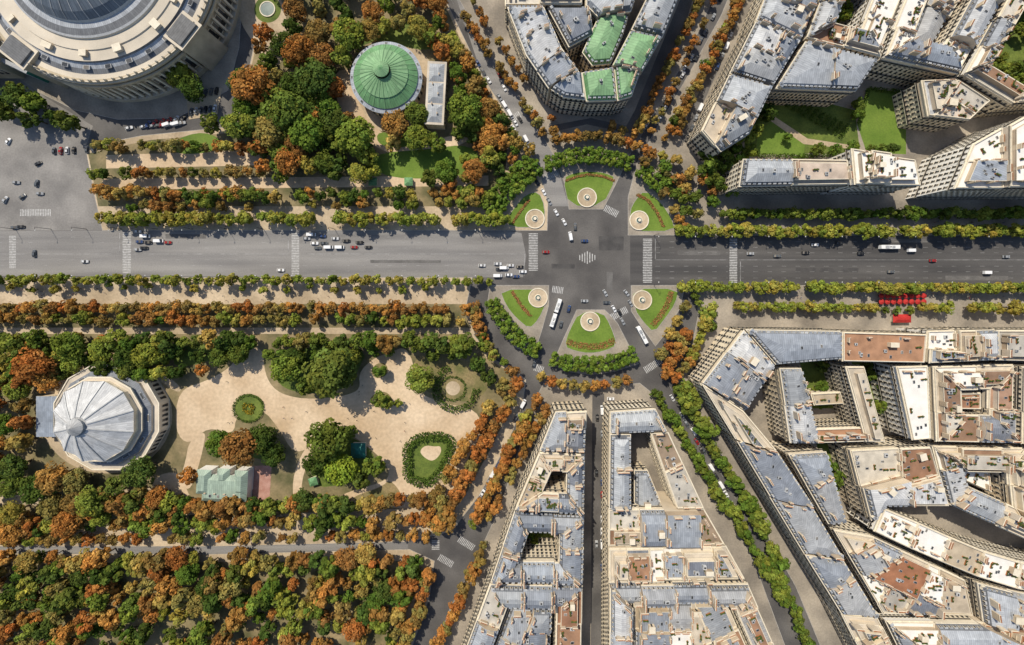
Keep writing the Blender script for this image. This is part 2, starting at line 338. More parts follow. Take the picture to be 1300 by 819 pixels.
def crown(nc,nl,leaf,flat=0.8,zc=1.5):
    cs=[]
    while len(cs)<nc:
        p=rng.uniform(-1,1,3); l=np.linalg.norm(p)
        if l<1 and (l>0.45 or rng.random()<0.25): cs.append(p*0.8)
    cs=np.array(cs)
    r=rng.uniform(0.22,0.40,nc); br=rng.uniform(0.76,1.3,nc); hue=rng.uniform(-0.13,0.13,nc)
    idx=rng.integers(0,nc,nl); d=rng.normal(size=(nl,3)); d[:,2]=np.abs(d[:,2])*0.9-0.35*rng.random(nl); d/=np.linalg.norm(d,axis=1,keepdims=True)
    rad=r[idx]*rng.uniform(0.75,1.08,nl); c=cs[idx]+d*rad[:,None]
    c[:,2]=c[:,2]*flat; nor=d+rng.normal(size=(nl,3))*0.4+np.array([0,0,0.4])
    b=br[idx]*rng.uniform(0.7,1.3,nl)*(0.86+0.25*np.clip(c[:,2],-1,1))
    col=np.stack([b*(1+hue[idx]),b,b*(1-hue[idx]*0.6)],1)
    c[:,2]+=zc
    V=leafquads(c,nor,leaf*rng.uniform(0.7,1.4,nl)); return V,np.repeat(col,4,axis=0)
def limbquads(p,q,r0,r1,n=6):
    p=np.array(p,float); q=np.array(q,float); d=q-p; d/=np.linalg.norm(d); u=np.cross(d,[0.3,0.9,0.1]); u/=np.linalg.norm(u); v=np.cross(d,u)
    out=[]
    for i in range(n):
        a=2*math.pi*i/n; b=2*math.pi*(i+1)/n
        e=lambda c,r,t: c+r*(math.cos(t)*u+math.sin(t)*v)
        out+=[e(p,r0,a),e(p,r0,b),e(q,r1,b),e(q,r1,a)]
    return np.array(out)
def trunk():
    L=[limbquads((0,0,0),(0.03,0.02,1.0),0.085,0.06)]
    for k in range(5):
        a=k*1.26+rng.uniform(0,0.6); L.append(limbquads((0.03,0.02,0.8+0.06*k),(0.5*math.cos(a),0.5*math.sin(a),1.35+rng.uniform(0,0.4)),0.045,0.015,4))
    return np.concatenate(L)
VAR_S=[];VAR_L=[];RAW=[]
for i in range(9):
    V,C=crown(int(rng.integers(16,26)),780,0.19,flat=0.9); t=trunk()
    RAW.append((V,C,t)); 
    mi=np.concatenate([np.zeros(len(V)//4),np.ones(len(t)//4)])
    VAR_S.append(quads_mesh('tree_small',np.concatenate([V,t]),np.concatenate([C,np.ones((len(t),3))]),['leaf','bark'],mi))
for i in range(6):
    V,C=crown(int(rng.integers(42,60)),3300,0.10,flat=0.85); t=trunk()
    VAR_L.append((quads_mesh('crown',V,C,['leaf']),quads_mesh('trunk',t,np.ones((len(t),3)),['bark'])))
PAL={'autumn':[(0.38,0.17,0.045),(0.30,0.15,0.045),(0.42,0.215,0.055),(0.25,0.165,0.05),(0.36,0.25,0.065),(0.26,0.21,0.06),(0.37,0.145,0.04),(0.34,0.185,0.05)],
 'green':[(0.10,0.155,0.024),(0.14,0.185,0.03),(0.19,0.22,0.038),(0.12,0.155,0.028)],
 'dark':[(0.065,0.10,0.02),(0.085,0.12,0.026),(0.115,0.14,0.028)],
 'lime':[(0.24,0.26,0.042),(0.29,0.285,0.052),(0.20,0.235,0.038),(0.33,0.275,0.056)],
 'clip':[(0.13,0.20,0.03),(0.165,0.225,0.036)],
 'bright':[(0.26,0.34,0.04)]}
NAME={'autumn':'chestnut_tree','green':'plane_tree','dark':'plane_tree','lime':'lime_tree','clip':'lime_tree','bright':'plane_tree'}
LAB={'autumn':'chestnut tree with rust and brown autumn leaves','green':'leafy green plane tree in the public gardens','dark':'dense dark green tree in the public gardens',
 'lime':'yellow-green street tree lining the avenue','clip':'clipped green tree ringing the roundabout','bright':'bright yellow-green round tree beside the sandy path'}
trees=[]
def tree(px,py,rp,kind,hz=1.0):
    r=rp*0.48; h=r*1.6*hz
    if kind.startswith('mix'):
        w={'mix':[0.42,0.26,0.18,0.14],'mixg':[0.15,0.40,0.33,0.12],'mixa':[0.72,0.13,0.04,0.11]}[kind][:]
        f=math.sin(px*.023+py*.011+1.3)*math.sin(py*.037-px*.009+.4)
        if kind!='mixa':
            if f>.2: w[0]*=3
            if f<-.15: w[0]*=.25; w[2]*=2
        elif f<-.5: w[1]*=3
        kind=random.choices(['autumn','green','dark','lime'],w)[0]
    x,y=W(px,py,h); c=random.choice(PAL[kind]); k=U(0.85,1.2)
    trees.append((x,y,r,kind,tuple(q*k for q in c),hz))
def row(kind,x0,y0,x1,y1,sp,r,j=1.5,skip=0.0,hz=1.0,rv=0.2):
    L=math.hypot(x1-x0,y1-y0); n=max(1,int(L/sp))
    for i in range(n+1):
        if random.random()<skip: continue
        t=i/n; tree(x0+(x1-x0)*t+U(-j,j),y0+(y1-y0)*t+U(-j,j),r*U(1-rv,1+rv),kind,hz)
def scatter(kind,poly,n,r0,r1,excl=(),mind=0.8):
    xs=[p[0] for p in poly]; ys=[p[1] for p in poly]; pts=[]; tries=0
    while len(pts)<n and tries<n*40:
        tries+=1; x=U(min(xs),max(xs)); y=U(min(ys),max(ys)); r=U(r0,r1)
        if not inpoly(x,y,poly) or any(inpoly(x,y,e) for e in excl): continue
        if any((x-a)**2+(y-b)**2<(mind*(r+c))**2 for a,b,c in pts): continue
        pts.append((x,y,r)); tree(x,y,r,kind)
def arc(kind,r,a0,a1,sp,rad,cx=747,cy=330,skip=0.0,j=1):
    n=max(1,int(abs(math.radians(a1-a0))*r/sp))
    for i in range(n+1):
        if random.random()<skip: continue
        a=math.radians(a0+(a1-a0)*i/n); tree(cx+r*math.cos(a)+U(-j,j),cy-r*math.sin(a)+U(-j,j),rad*U(0.9,1.12),kind)
for a,b in ((128,240),(246,312),(334,390),(428,480),(488,550),(580,642)): row('lime',a,277,b,278,10,9)
row('mixa',150,262,620,257,16,8,3,0.3); row('mix',140,249,620,246,14,8.5,3,0.15)
row('mixa',125,185,330,187,13,8,3,0.1); row('mixa',118,219,330,218,14,8,2,0.15); row('mixa',125,243,330,246,13,8,2,0.2)
row('lime',-20,355,620,356,14,7,1.5,0.1,1.25); row('lime',10,366,600,367,29,5.5,3,0.3)
row('autumn',-40,390,592,392,13,8.5,2,0.05); row('mixa',-40,405,585,406,14,8.5,3,0.08); row('mixg',-40,432,590,434,17,11,3,0.06,rv=.3); row('green',300,448,590,448,19,8,3,0.5)
row('lime',862,293,1320,293,10.5,8.5,1.2,0.03); row('green',920,271,1320,271,10,8,1,0.03); 
row('lime',868,364,1320,366,10,8,1.2,0.03); row('lime',935,389,1108,391,10,7,1.2,0.05); row('lime',1172,391,1320,391,10,7.5,1.2,0.05); row('green',1110,394,1170,394,13,5,1.2,0.1)
for r in (128,138):
    arc('clip',r,112,68,9,6.5); arc('clip',r,153,119,9,7); arc('clip',r,59,46,9,6.5); arc('clip',r,-109,-65,9,6.5); arc('clip',r,-156,-120,9,6.5)
arc('clip',148,152,122,10,7.5); arc('mixa',128,40,20,11,7.5,skip=.1,j=3); arc('green',140,44,22,12,8,skip=.2,j=3); arc('autumn',151,48,24,13,8,skip=.15,j=4)
arc('autumn',158,105,62,13,8); arc('autumn',172,105,70,15,7,skip=.3); arc('autumn',160,-112,-72,13,7.5); arc('autumn',138,-26,-42,13,8.5); arc('autumn',152,-40,-52,13,8.5)
scatter('mixa',[(815,205),(840,185),(905,230),(915,270),(880,258),(845,215)],30,7,10)
scatter('mixa',[(600,120),(655,165),(675,190),(610,222),(600,262),(560,235),(600,190)],24,7,11)
row('autumn',590,20,690,165,11,7,2,0.05); row('autumn',600,2,700,150,14,6,2,0.3); row('mixa',556,20,655,180,12,8.5,3,0.05); row('mixa',540,40,632,160,14,9,4,0.15)
row('autumn',898,-20,812,160,10.5,7.5,2,0.05); row('autumn',912,-10,828,165,13,6.5,2,0.2); row('autumn',950,-20,858,165,10.5,7.5,2,0.05); row('mixa',935,0,845,175,13,6.5,2,0.3)
row('green',883,375,905,415,10,7); row('lime',905,390,880,450,9,7.5); row('autumn',872,425,845,475,9,8.5); row('autumn',885,450,858,480,10,7)
row('green',835,500,925,650,10,8,2); row('green',860,492,950,640,10.5,9,2); row('green',925,640,1000,770,10,8.5,2,0.1); row('green',948,630,990,715,10,10,2,0.1); row('green',872,490,905,545,12,8,2,0.2)
row('green',985,720,1060,900,10,8,2,0.1)
row('autumn',658,486,556,668,12,9.5,2.5,0.03); row('autumn',640,486,537,655,13,9,2.5,0.08); row('autumn',682,505,606,660,10.5,8.5,2,0.03); row('autumn',694,520,622,655,12,7.5,2,0.15); row('mixa',668,530,600,665,12,8,2,0.15); row('mixa',618,440,650,470,12,8)
row('autumn',600,395,625,450,12,8.5); row('mixa',612,440,604,385,13,7); row('autumn',546,735,490,880,11,10,3); row('mixa',528,730,470,880,12,10,3); row('autumn',606,715,530,870,11,8.5,2.5,0.05); row('autumn',612,690,592,740,11,7,2,0.2)
row('mixa',60,652,560,636,13,10.5,3,0.05,rv=.3); row('mixa',-40,668,570,662,14,10,4,0.1,rv=.3); row('mixg',100,640,420,640,18,12,5,0.2,rv=.3); row('mixa',-40,686,540,680,15,8,2,0.15)
for y,k in ((713,'mixa'),(728,'mixg'),(746,'mixa'),(764,'mix'),(783,'mixa'),(802,'mixg'),(822,'mixa'),(843,'mixa')): row(k,-60,y,528-(y-711)*0.35,y-4,17,11,6,0.1,rv=.35)
marP=circ(135,530,84,30,68)
scatter('mixa',[(-60,440),(60,440),(90,465),(30,495),(-60,495)],18,9,13,mind=0.78); scatter('mix',[(-60,445),(235,445),(110,462),(30,500),(-60,500)],22,9,17,mind=0.78)
scatter('mixg',[(100,450),(310,440),(290,464),(200,480),(120,470)],16,9,16,mind=0.78)
scatter('mix',[(-60,500),(30,500),(30,600),(100,612),(240,605),(240,655),(-60,690)],48,9,19,(marP,[(190,606),(226,598),(240,632),(260,655),(200,650)]),mind=0.76)
scatter('mix',[(335,-40),(545,-40),(560,0),(600,90),(640,155),(640,220),(330,220),(320,160)],100,9,17,(circ(495,105,68),[(520,65),(580,65),(580,172),(520,165)],[(470,186),(615,178),(615,228),(470,228)],circ(336,5,34),[(420,80),(455,75),(460,155),(420,130)]),mind=0.77)
scatter('mixg',[(290,100),(420,90),(430,190),(300,185)],16,12,19,mind=0.78)
scatter('mixg',[(290,140),(310,130),(320,170),(240,168)],6,10,14,mind=0.8)
scatter('dark',[(20,112),(95,155),(90,165),(0,140),(-60,110),(-60,90)],10,10,14,mind=0.72)
scatter('green',[(890,190),(925,185),(945,150),(958,190),(938,205),(936,248),(900,228)],16,9,14,mind=0.6)
for q in [(222,92,18,'green'),(240,110,17,'dark'),(212,75,12,'green'),(15,120,16,'dark'),(40,132,13,'green')]: tree(*q)
for q in [(415,474,30,'dark'),(360,470,20,'green'),(385,490,14,'green'),(372,455,15,'dark'),(440,455,16,'green'),(532,483,19,'green'),(483,508,11,'green'),(482,470,9,'green'),(490,512,9,'lime'),(505,512,6,'green'),
  (412,562,27,'green'),(430,600,20,'bright'),(400,592,17,'dark'),(440,548,13,'green'),(474,592,14,'green'),(455,610,13,'mixg'),
  (300,572,23,'autumn'),(330,560,19,'dark'),(275,565,17,'green'),(345,580,15,'mixa'),(447,168,25,'green'),(500,155,17,'autumn'),(527,142,15,'green'),(590,135,23,'green'),(565,215,15,'green'),(545,225,12,'dark'),
  (315,105,24,'autumn'),(340,165,22,'autumn'),(362,205,18,'autumn'),(395,95,24,'dark'),(355,135,26,'green'),(385,165,23,'green'),(440,40,21,'mixa'),(375,60,20,'autumn'),(410,205,16,'green'),(300,155,18,'green'),
  (170,602,20,'dark'),(60,610,20,'autumn'),(35,465,22,'autumn'),(80,440,20,'green'),(110,640,20,'green'),(600,215,16,'autumn'),(470,215,13,'mixg'),
  (585,442,14,'green'),(607,462,12,'dark'),(620,478,11,'dark'),(560,440,12,'green'),
  (975,142,12,'dark'),(955,168,14,'green'),(1038,189,9,'green'),(1060,190,8,'green'),(1082,186,8,'green'),(1000,120,9,'dark'),(1000,174,6,'clip'),(1092,130,9,'green'),(1015,200,7,'green'),(1108,188,7,'green'),(1120,190,7,'green'),(1135,188,8,'dark'),(1090,145,8,'green'),
  (1085,600,9,'green')]:
    tree(*q)
# ---------------------------------------------------------------- lots
def clip(P,px,py,nx,ny):
    out=[];n=len(P)
    for i in range(n):
        a=P[i];b=P[(i+1)%n]; da=(a[0]-px)*nx+(a[1]-py)*ny; db=(b[0]-px)*nx+(b[1]-py)*ny
        if da>=0: out.append(a)
        if (da>0)!=(db>0) and abs(da-db)>1e-9:
            t=da/(da-db); out.append((a[0]+(b[0]-a[0])*t,a[1]+(b[1]-a[1])*t))
    R=[]
    for p in out:
        if not R or math.hypot(p[0]-R[-1][0],p[1]-R[-1][1])>0.4: R.append(p)
    if len(R)>1 and math.hypot(R[0][0]-R[-1][0],R[0][1]-R[-1][1])<0.4: R.pop()
    return R
def split(P,target,out):
    if area(P)<target*U(0.7,1.6): out.append(P); return
    n=len(P); k=max(range(n),key=lambda i:math.dist(P[i],P[(i+1)%n])); a,b=P[k],P[(k+1)%n]
    l=math.dist(a,b); u=((b[0]-a[0])/l,(b[1]-a[1])/l); v=(-u[1],u[0])
    best=None
    for w in (u,v):
        t=[p[0]*w[0]+p[1]*w[1] for p in P]
        if best is None or max(t)-min(t)>best[0]: best=(max(t)-min(t),min(t),w)
    L,m,w=best; c=m+L*U(0.40,0.60); px,py=w[0]*c,w[1]*c
    A_=clip(P,px,py,w[0],w[1]); B_=clip(P,px,py,-w[0],-w[1])
    if len(A_)<3 or len(B_)<3: out.append(P); return
    split(A_,target,out); split(B_,target,out)
LOTS=[]
def addlot(q,h,st,label):
    if len(q)<3 or area(q)<30: return
    LOTS.append(dict(P=offs(q,[0.08]*len(q)),h=h,st=st,label=label))
def lots(poly,target=430,h=21,court=0.0,styles=('zinc','zinc','flat','zinc','brownflat'),hv=2.0,label='in a dense block'):
    P=ccw(WP(poly,h)); out=[]; split(P,target,out)
    for q in out:
        if random.random()<court: continue
        addlot(q,h+U(-hv,hv),random.choice(styles),label)
COURTS=[]
def blockrow(poly,h,depth,seg,styles,hv=1.6,label='around a courtyard',inner=0.85,green=1,gap=3.0,keep=.75):
    P=ccw(WP(poly,h)); n=len(P); dd=[depth*U(.85,1.2) for _ in range(n)]; Q=offs(P,dd)
    if not valid(P,Q): 
        out=[]; split(P,420,out)
        for q in out: addlot(q,h+U(-hv,hv),random.choice(styles),label)
        return
    for i in range(n):
        j=(i+1)%n; a,b=P[i],P[j]; strip=[a,b,Q[j],Q[i]]; L=math.dist(a,b); u=((b[0]-a[0])/L,(b[1]-a[1])/L)
        k=max(1,round(L/(seg*U(.8,1.2)))); cuts=sorted(L*(t+U(-.22,.22))/k for t in range(1,k)); cur=strip; base=h+U(-hv,hv); ms=random.choice(styles)
        for c in cuts:
            px,py=a[0]+u[0]*c,a[1]+u[1]*c; left=clip(cur,px,py,-u[0],-u[1]); cur=clip(cur,px,py,u[0],u[1])
            addlot(left,base+U(-hv,hv),ms if random.random()<.4 else random.choice(styles),label)
        addlot(cur,base+U(-hv,hv),ms,label)
    R=offs(Q,[gap]*n)
    if valid(Q,R) and area(R)>90 and random.random()<inner:
        out=[]; split(R,300,out)
        for q in out:
            if random.random()<keep: addlot(q,h-U(2,9),random.choice(('zinc','flat','brownflat','zinc','whiteflat')),'inside a courtyard')
            else: COURTS.append(q)
    elif random.random()<green and area(Q)>60: COURTS.append(Q)
def courtpx(poly): COURTS.append(ccw(WP(poly,0)))
Z=('zinc','zinc','zinc','flat')
for p,st in (([(645,10),(690,10),(712,62),(735,92),(697,112),(668,70)],('zinc',)),([(700,113),(738,92),(742,126),(716,123)],('zinc',)),
             ([(740,92),(778,86),(782,126),(745,127)],('copper',)),([(781,86),(812,92),(802,121),(785,126)],('copper',)),([(778,84),(800,42),(838,50),(814,92)],('copper',)),
             ([(802,38),(828,-15),(864,-12),(840,48)],('zinc',)),([(830,-18),(850,-80),(890,-80),(866,-15)],('zinc',)),([(640,-70),(740,-70),(738,5),(642,5)],('zinc','flat')),([(745,-60),(825,-60),(800,15),(760,20),(745,5)],('copper','zinc'))):
    lots(p,450 if st!=('copper',) else 900,23,0.0,st,1.0,'near the avenue')
lots([(696,12),(748,12),(752,44),(722,60)],360,20,0,('zinc','copper'),1.5,'in a courtyard'); lots([(758,26),(797,22),(790,45),(775,80),(752,82),(740,66)],360,20,0,('copper','zinc'),2,'in a courtyard')
lots([(892,165),(925,97),(978,112),(950,170),(915,192)],430,23,0,Z,1.5); lots([(927,93),(960,28),(1015,52),(980,110)],430,23,0,Z,1.5); lots([(962,24),(995,-60),(1060,-60),(1017,50)],430,23,0,Z,1.5)
lots([(985,112),(1022,54),(1110,78),(1085,116)],480,21,0.0,('brownflat','zinc','flat'))
MX=('zinc','zinc','flat','brownflat','zinc','whiteflat')
blockrow([(1024,48),(1065,-60),(1170,-60),(1116,72)],22,12,21,MX)
blockrow([(1123,72),(1176,-60),(1300,-60),(1217,93)],22,12,21,MX)
blockrow([(1227,92),(1312,-60),(1420,-60),(1420,118),(1290,130)],22,12,22,MX)
lots([(1172,102),(1213,100),(1256,128),(1230,152),(1180,146)],300,20,0,('flat','whiteflat','step'),1.5)
lots([(1216,238),(1240,182),(1300,148),(1420,132),(1420,238)],520,31,0,('step','whiteflat','flat'),2,'on the avenue')
lots([(945,202),(1074,204),(1078,234),(940,236)],400,24,0,('zinc','zinc','flat'),1.4,'facing the avenue'); lots([(1080,190),(1165,202),(1172,234),(1084,234)],260,26,0,('whiteflat',),3,'facing the avenue')
lots([(948,419),(1066,421),(1066,455),(985,462)],600,22,0,('zinc',),0.7,'on the avenue'); lots([(944,420),(982,464),(945,520),(893,487)],620,22,0,('zinc',),0.7,'on the avenue')
lots([(1070,422),(1175,425),(1172,460),(1070,458)],900,22,0,('brownflat',),0.7,'facing the avenue'); lots([(1180,421),(1260,419),(1262,456),(1178,460)],360,21,0.0,('flat','whiteflat','zinc'),1.5,'facing the avenue'); lots([(1266,420),(1420,420),(1420,460),(1265,457)],450,21,0.0,('flat','zinc','brownflat'),1.5,'facing the avenue')
for p in ([(893,489),(943,522),(985,572),(935,558)],[(936,560),(986,574),(1030,640),(978,630)],[(979,632),(1030,642),(1070,708),(1022,703)],[(1023,705),(1070,712),(1112,780),(1068,778)],[(1069,780),(1113,784),(1165,885),(1122,885)]):
    lots(p,520,23,0,('zinc','zinc','step'),1.0,'on a shaded street')
# long wings around planted courts
WG=('flat','zinc','whiteflat','zinc')
lots([(990,468),(1016,468),(1040,562),(1004,562)],480,21,0,('zinc',),.5,'beside a planted court'); lots([(1074,466),(1096,466),(1122,560),(1100,560)],600,20,0,('flat',),.5,'beside a planted court')
lots([(1030,500),(1066,498),(1070,512),(1034,514)],600,12,0,('flat',),.5,'beside a planted court'); lots([(1030,545),(1094,543),(1098,560),(1034,562)],600,18,0,('brownflat',),.5,'beside a planted court')
courtpx([(1012,455),(1052,455),(1066,520),(1030,520)]); courtpx([(1078,455),(1106,456),(1128,536),(1098,530)])
lots([(1138,466),(1176,465),(1180,556),(1158,558)],500,21,0,WG,1,'beside a planted court')
mixs=('flat','zinc','zinc','brownflat','zinc','whiteflat','flat','step')
blockrow([(1184,466),(1290,464),(1288,562),(1188,560)],21,13,22,('brownflat','flat','zinc','whiteflat')); blockrow([(1295,466),(1420,466),(1420,566),(1293,562)],21,13,22,('brownflat','flat','zinc'))
lots([(1000,576),(1046,573),(1070,660),(1050,663)],480,20,0,('zinc','flat'),2); courtpx([(1034,562),(1056,560),(1074,625),(1052,625)])
blockrow([(1082,573),(1180,568),(1200,640),(1120,640),(1104,658)],20,12,20,mixs,keep=.8)
blockrow([(1188,568),(1300,570),(1312,688),(1206,640)],20,13,21,mixs); blockrow([(1306,570),(1420,576),(1420,712),(1320,692)],20,13,21,('brownflat','flat','zinc','flat'))
# long pale curved building
ca=[(1122,646),(1165,664),(1205,682),(1248,700),(1295,714),(1345,724),(1420,732)]; cb_=[(1110,674),(1152,694),(1194,712),(1240,731),(1289,746),(1342,756),(1420,764)]
for i in range(6): addlot(ccw(WP([ca[i],ca[i+1],cb_[i+1],cb_[i]],21)),21+i*.05,'whiteflat' if i%3!=2 else 'flat','with long curved front')
blockrow([(1058,672),(1104,680),(1226,738),(1236,782),(1120,777)],20,12,21,mixs,keep=.7); lots([(1240,740),(1300,756),(1420,772),(1420,806),(1247,788)],380,20,0,mixs)
blockrow([(1124,788),(1240,790),(1420,812),(1420,890),(1174,890)],21,12,22,mixs)
FZ=('zinc','zinc','zinc','flat','zinc','brownflat')
LN='along a narrow street'
lots([(706,524),(744,522),(742,574),(686,572)],260,22,0,('zinc','flat'),1,LN)
blockrow([(685,575),(742,577),(741,650),(655,646)],22,10,16,('zinc','zinc','flat'),label=LN,inner=0,green=0,hv=1)
blockrow([(654,650),(741,653),(739,738),(624,738)],22,12,17,FZ,label=LN,gap=2.4,keep=.85)
blockrow([(623,742),(739,744),(737,885),(570,885)],22,13,20,FZ,label=LN)
lots([(776,524),(832,520),(846,547),(775,550)],420,22,0,('zinc',),.6,LN)
lots([(775,552),(800,552),(800,645),(774,645)],420,22,0,('zinc',),.6,LN); lots([(827,550),(848,549),(893,645),(860,645)],330,22,0,('step','zinc','flat'),.8,LN)
lots([(806,598),(822,598),(840,642),(806,642)],400,14,0,('zinc',),.5,'inside a courtyard')
blockrow([(774,648),(894,647),(920,692),(774,694)],22,11,18,('zinc','zinc','flat'),label=LN,gap=2,keep=.8)
lots([(774,697),(922,694),(945,735),(774,738)],420,22,0,('flat','whiteflat','brownflat','step'),1.2,LN)
blockrow([(774,742),(948,740),(1012,885),(774,885)],22,13,20,FZ,label=LN)
for Q in COURTS:
    R=offs(Q,[0.8]*len(Q))
    if valid(Q,R):
        mb=MB(); mb.face([(x,y,0.136) for x,y in R],random.choice(['lawn','lawn_bright','lawn'])); o=add('lawn',mb.mesh('lawn')); o['kind']='structure'
        xs=[p[0] for p in R]; ys=[p[1] for p in R]
        for _ in range(int(area(R)/45)+2):
            x,y=U(min(xs),max(xs)),U(min(ys),max(ys))
            if inpoly(x,y,R): trees.append((x,y,U(2.6,4.4),'green',random.choice(PAL['green']),1.3))
print('lots',len(LOTS))
# ---------------------------------------------------------------- build trees
big=sorted([t for t in trees if t[2]>6.9],key=lambda t:-t[2])
small=[t for t in trees if t[2]<=6.9]
for (x,y,r,k,c,hz) in big:
    e=add(NAME[k],None,(x,y,0.12),U(0,6.28)); e.empty_display_size=1; top(e,LAB[k],'tree')
    cr,tk=random.choice(VAR_L); s=(r*U(.92,1.08),r*U(.92,1.08),r*0.82*hz)
    o=add('crown',cr,parent=e,scale=s); o.color=(*c,1); add('trunk',tk,parent=e,scale=s)
byname={}
for t in small: byname.setdefault(NAME[t[3]],[]).append(t)
for nm,L in byname.items():
    nb=sum(1 for t in big if NAME[t[3]]==nm)
    L.sort(key=lambda t:-t[2]); ind=L[:max(0,299-nb)]; rest=L[max(0,299-nb):]
    for (x,y,r,k,c,hz) in ind:
        o=add(nm,random.choice(VAR_S),(x,y,0.12),U(0,6.28),scale=(r*U(.9,1.1),r*U(.9,1.1),r*hz)); o.color=(*c,1)
        top(o,LAB[k],'tree',{'chestnut_tree':'autumn chestnut trees in rows','plane_tree':'green trees in the gardens','lime_tree':'trees lining the avenue and roundabout'}[nm])
    if rest:
        VV=[];CC=[];MI=[]
        for (x,y,r,k,c,hz) in rest:
            V,C,t=random.choice(RAW); a=U(0,6.28); ca_,sa=math.cos(a),math.sin(a); R=np.array([[ca_,-sa,0],[sa,ca_,0],[0,0,1]])
            VV.append((np.concatenate([V,t])*r)@R.T+np.array([x,y,0.12]))
            CC.append(np.concatenate([C*np.array(c),np.ones((len(t),3))])); MI.append(np.concatenate([np.zeros(len(V)//4),np.ones(len(t)//4)]))
        o=add(nm,quads_mesh(nm,np.concatenate(VV),np.concatenate(CC),['leaf','bark'],np.concatenate(MI)))
        o['kind']='stuff'; top(o,LAB[rest[0][3]]+' in a belt','tree')
def leafvol(name,path,w,h,cols,dens,size,label,cat,closed=True,z0=0.13):
    P=WP(path); n=len(P); cen=[];col=[]
    for i in range(n if closed else n-1):
        a=P[i]; b=P[(i+1)%n]; L=math.hypot(b[0]-a[0],b[1]-a[1]); m=max(1,int(L*dens)); u=((b[0]-a[0])/max(L,1e-6),(b[1]-a[1])/max(L,1e-6))
        for _ in range(m):
            t=U(0,L); s=U(-w,w); cen.append((a[0]+u[0]*t-u[1]*s,a[1]+u[1]*t+u[0]*s,z0+U(0.4,1)*h)); c=random.choice(cols); k=U(.6,1.4); col.append([q*k for q in c])
    cen=np.array(cen); nor=rng.normal(size=cen.shape)*0.6+np.array([0,0,1.0])
    V=leafquads(cen,nor,size*rng.uniform(.7,1.4,len(cen)))
    o=add(name,quads_mesh(name,V,np.repeat(np.array(col),4,axis=0),['leaf'])); top(o,label,cat); return o
hg=[(0.065,0.11,0.02),(0.095,0.14,0.028)]
tear=chaikin([(516,572),(522,560),(536,554),(556,551),(576,558),(572,572),(566,585),(558,600),(545,612),(528,610),(516,600),(520,586)],2)
ov('lawn',tear,0.142,'lawn',0); ov('garden_path',chaikin([(532,573),(540,565),(552,567),(560,566),(560,576),(550,586),(540,582)],2),0.146,'sand')
leafvol('hedge',tear,3.0,2.8,hg,22,0.8,'thick dark green hedge around an irregular sand clearing','hedge')
leafvol('hedge',circ(575,493,16,30,15),0.8,1.0,hg,10,0.5,'low green hedge ring around a round flower bed','hedge')
leafvol('hedge',circ(579,492,26,30,27)[:22],2.2,2.5,hg,16,0.7,'curved dark shrub border around the round bed','hedge',closed=False)
leafvol('hedge',circ(316,518,19,30,17),0.8,1.0,hg,10,0.5,'low green hedge ring around the planted roundel','hedge')
ov('lawn',circ(575,493,15),0.142,'lawn_dry'); ov('garden_path',circ(575,493,9),0.146,'prom'); ov('lawn',circ(316,518,18),0.142,'lawn')
red=[(0.38,0.14,0.07),(0.42,0.22,0.08),(0.32,0.18,0.08),(0.24,0.23,0.06)]
def disc_flowers(path,label,w=1.1,cols=red): leafvol('flower_bed',path,w,0.5,cols,24,0.5,label,'flower bed',closed=False,z0=0.22)
disc_flowers([(720,433),(733,438),(749,440),(767,438),(780,432)],'red and orange flower bed on the roundabout lawn',2.0)
disc_flowers([(852,370),(848,385),(838,400),(828,413)],'red and orange flower bed on the roundabout lawn',1.8)
disc_flowers([(808,247),(822,254),(834,270),(842,288)],'red and orange flower bed on the roundabout lawn',1.0)
disc_flowers([(650,370),(662,388),(674,402)],'red and orange flower bed on the roundabout lawn',1.0)
disc_flowers([(718,230),(733,224),(748,222),(766,224),(780,230)],'thin band of flowers on the roundabout lawn',0.7)
disc_flowers([(650,284),(662,266),(672,254)],'thin band of flowers on the roundabout lawn',0.7)
disc_flowers([(310,513),(322,515),(320,524),(311,522),(310,513)],'yellow flower roundel beside the sandy path',1.2,[(0.4,0.28,0.03),(0.1,0.14,0.03)])
for i in range(10):
    x=1006+i*7.6; y=122+i*4.2
    leafvol('hedge',[(x,y),(x-10,y+15)],1.5,2.0,hg,18,0.6,'clipped hedge strip in a courtyard garden','hedge',closed=False)
leafvol('hedge',[(1088,158),(1100,114),(1148,118)],1.3,2,hg,16,0.6,'clipped hedge edging a bright courtyard lawn','hedge',closed=False)
leafvol('hedge',[(960,198),(1022,199),(1085,196)],1.2,2,hg,16,0.6,'clipped hedge along the back of a courtyard garden','hedge',closed=False)
# ---------------------------------------------------------------- fountains
a=MB(); n=40
for (r0,r1,z0,z1,m) in ((6.2,6.2,0,0.55,'stone_trim'),(6.2,5.6,0.55,0.55,'stone_trim'),(5.6,5.6,0.55,0.3,'stone_trim'),(5.6,2.2,0.3,0.3,'prom')): a.cyl(0,0,r0,r1,z0,z1,n,m,cap=False)
b=MB(); b.cyl(0,0,2.25,2.0,0.25,0.7,24,'stone_trim',cap=False); b.cyl(0,0,2.0,1.7,0.7,0.7,24,'stone_trim',cap=False); b.cyl(0,0,0.35,0.25,0.3,1.6,10,'stone_trim'); b.cyl(0,0,0.3,1.0,1.5,1.75,16,'stone_trim')
c=MB(); c.cyl(0,0,1.72,1.72,0.5,0.56,24,'water')
fm=(a.mesh('basin'),b.mesh('pedestal'),c.mesh('fountain_water'))
for k,(x,y) in fc.items():
    e=add('fountain',None,(*W(x,y),0.22)); top(e,'round pale stone fountain basin set in the roundabout lawn','fountain','six fountains around the roundabout')
    for nme,m in zip(('basin','pedestal','fountain_water'),fm): add(nme,m,parent=e)
e=add('fountain',None,(*W(340,12),0.14)); top(e,'round pond with greenish water in the gardens','fountain')
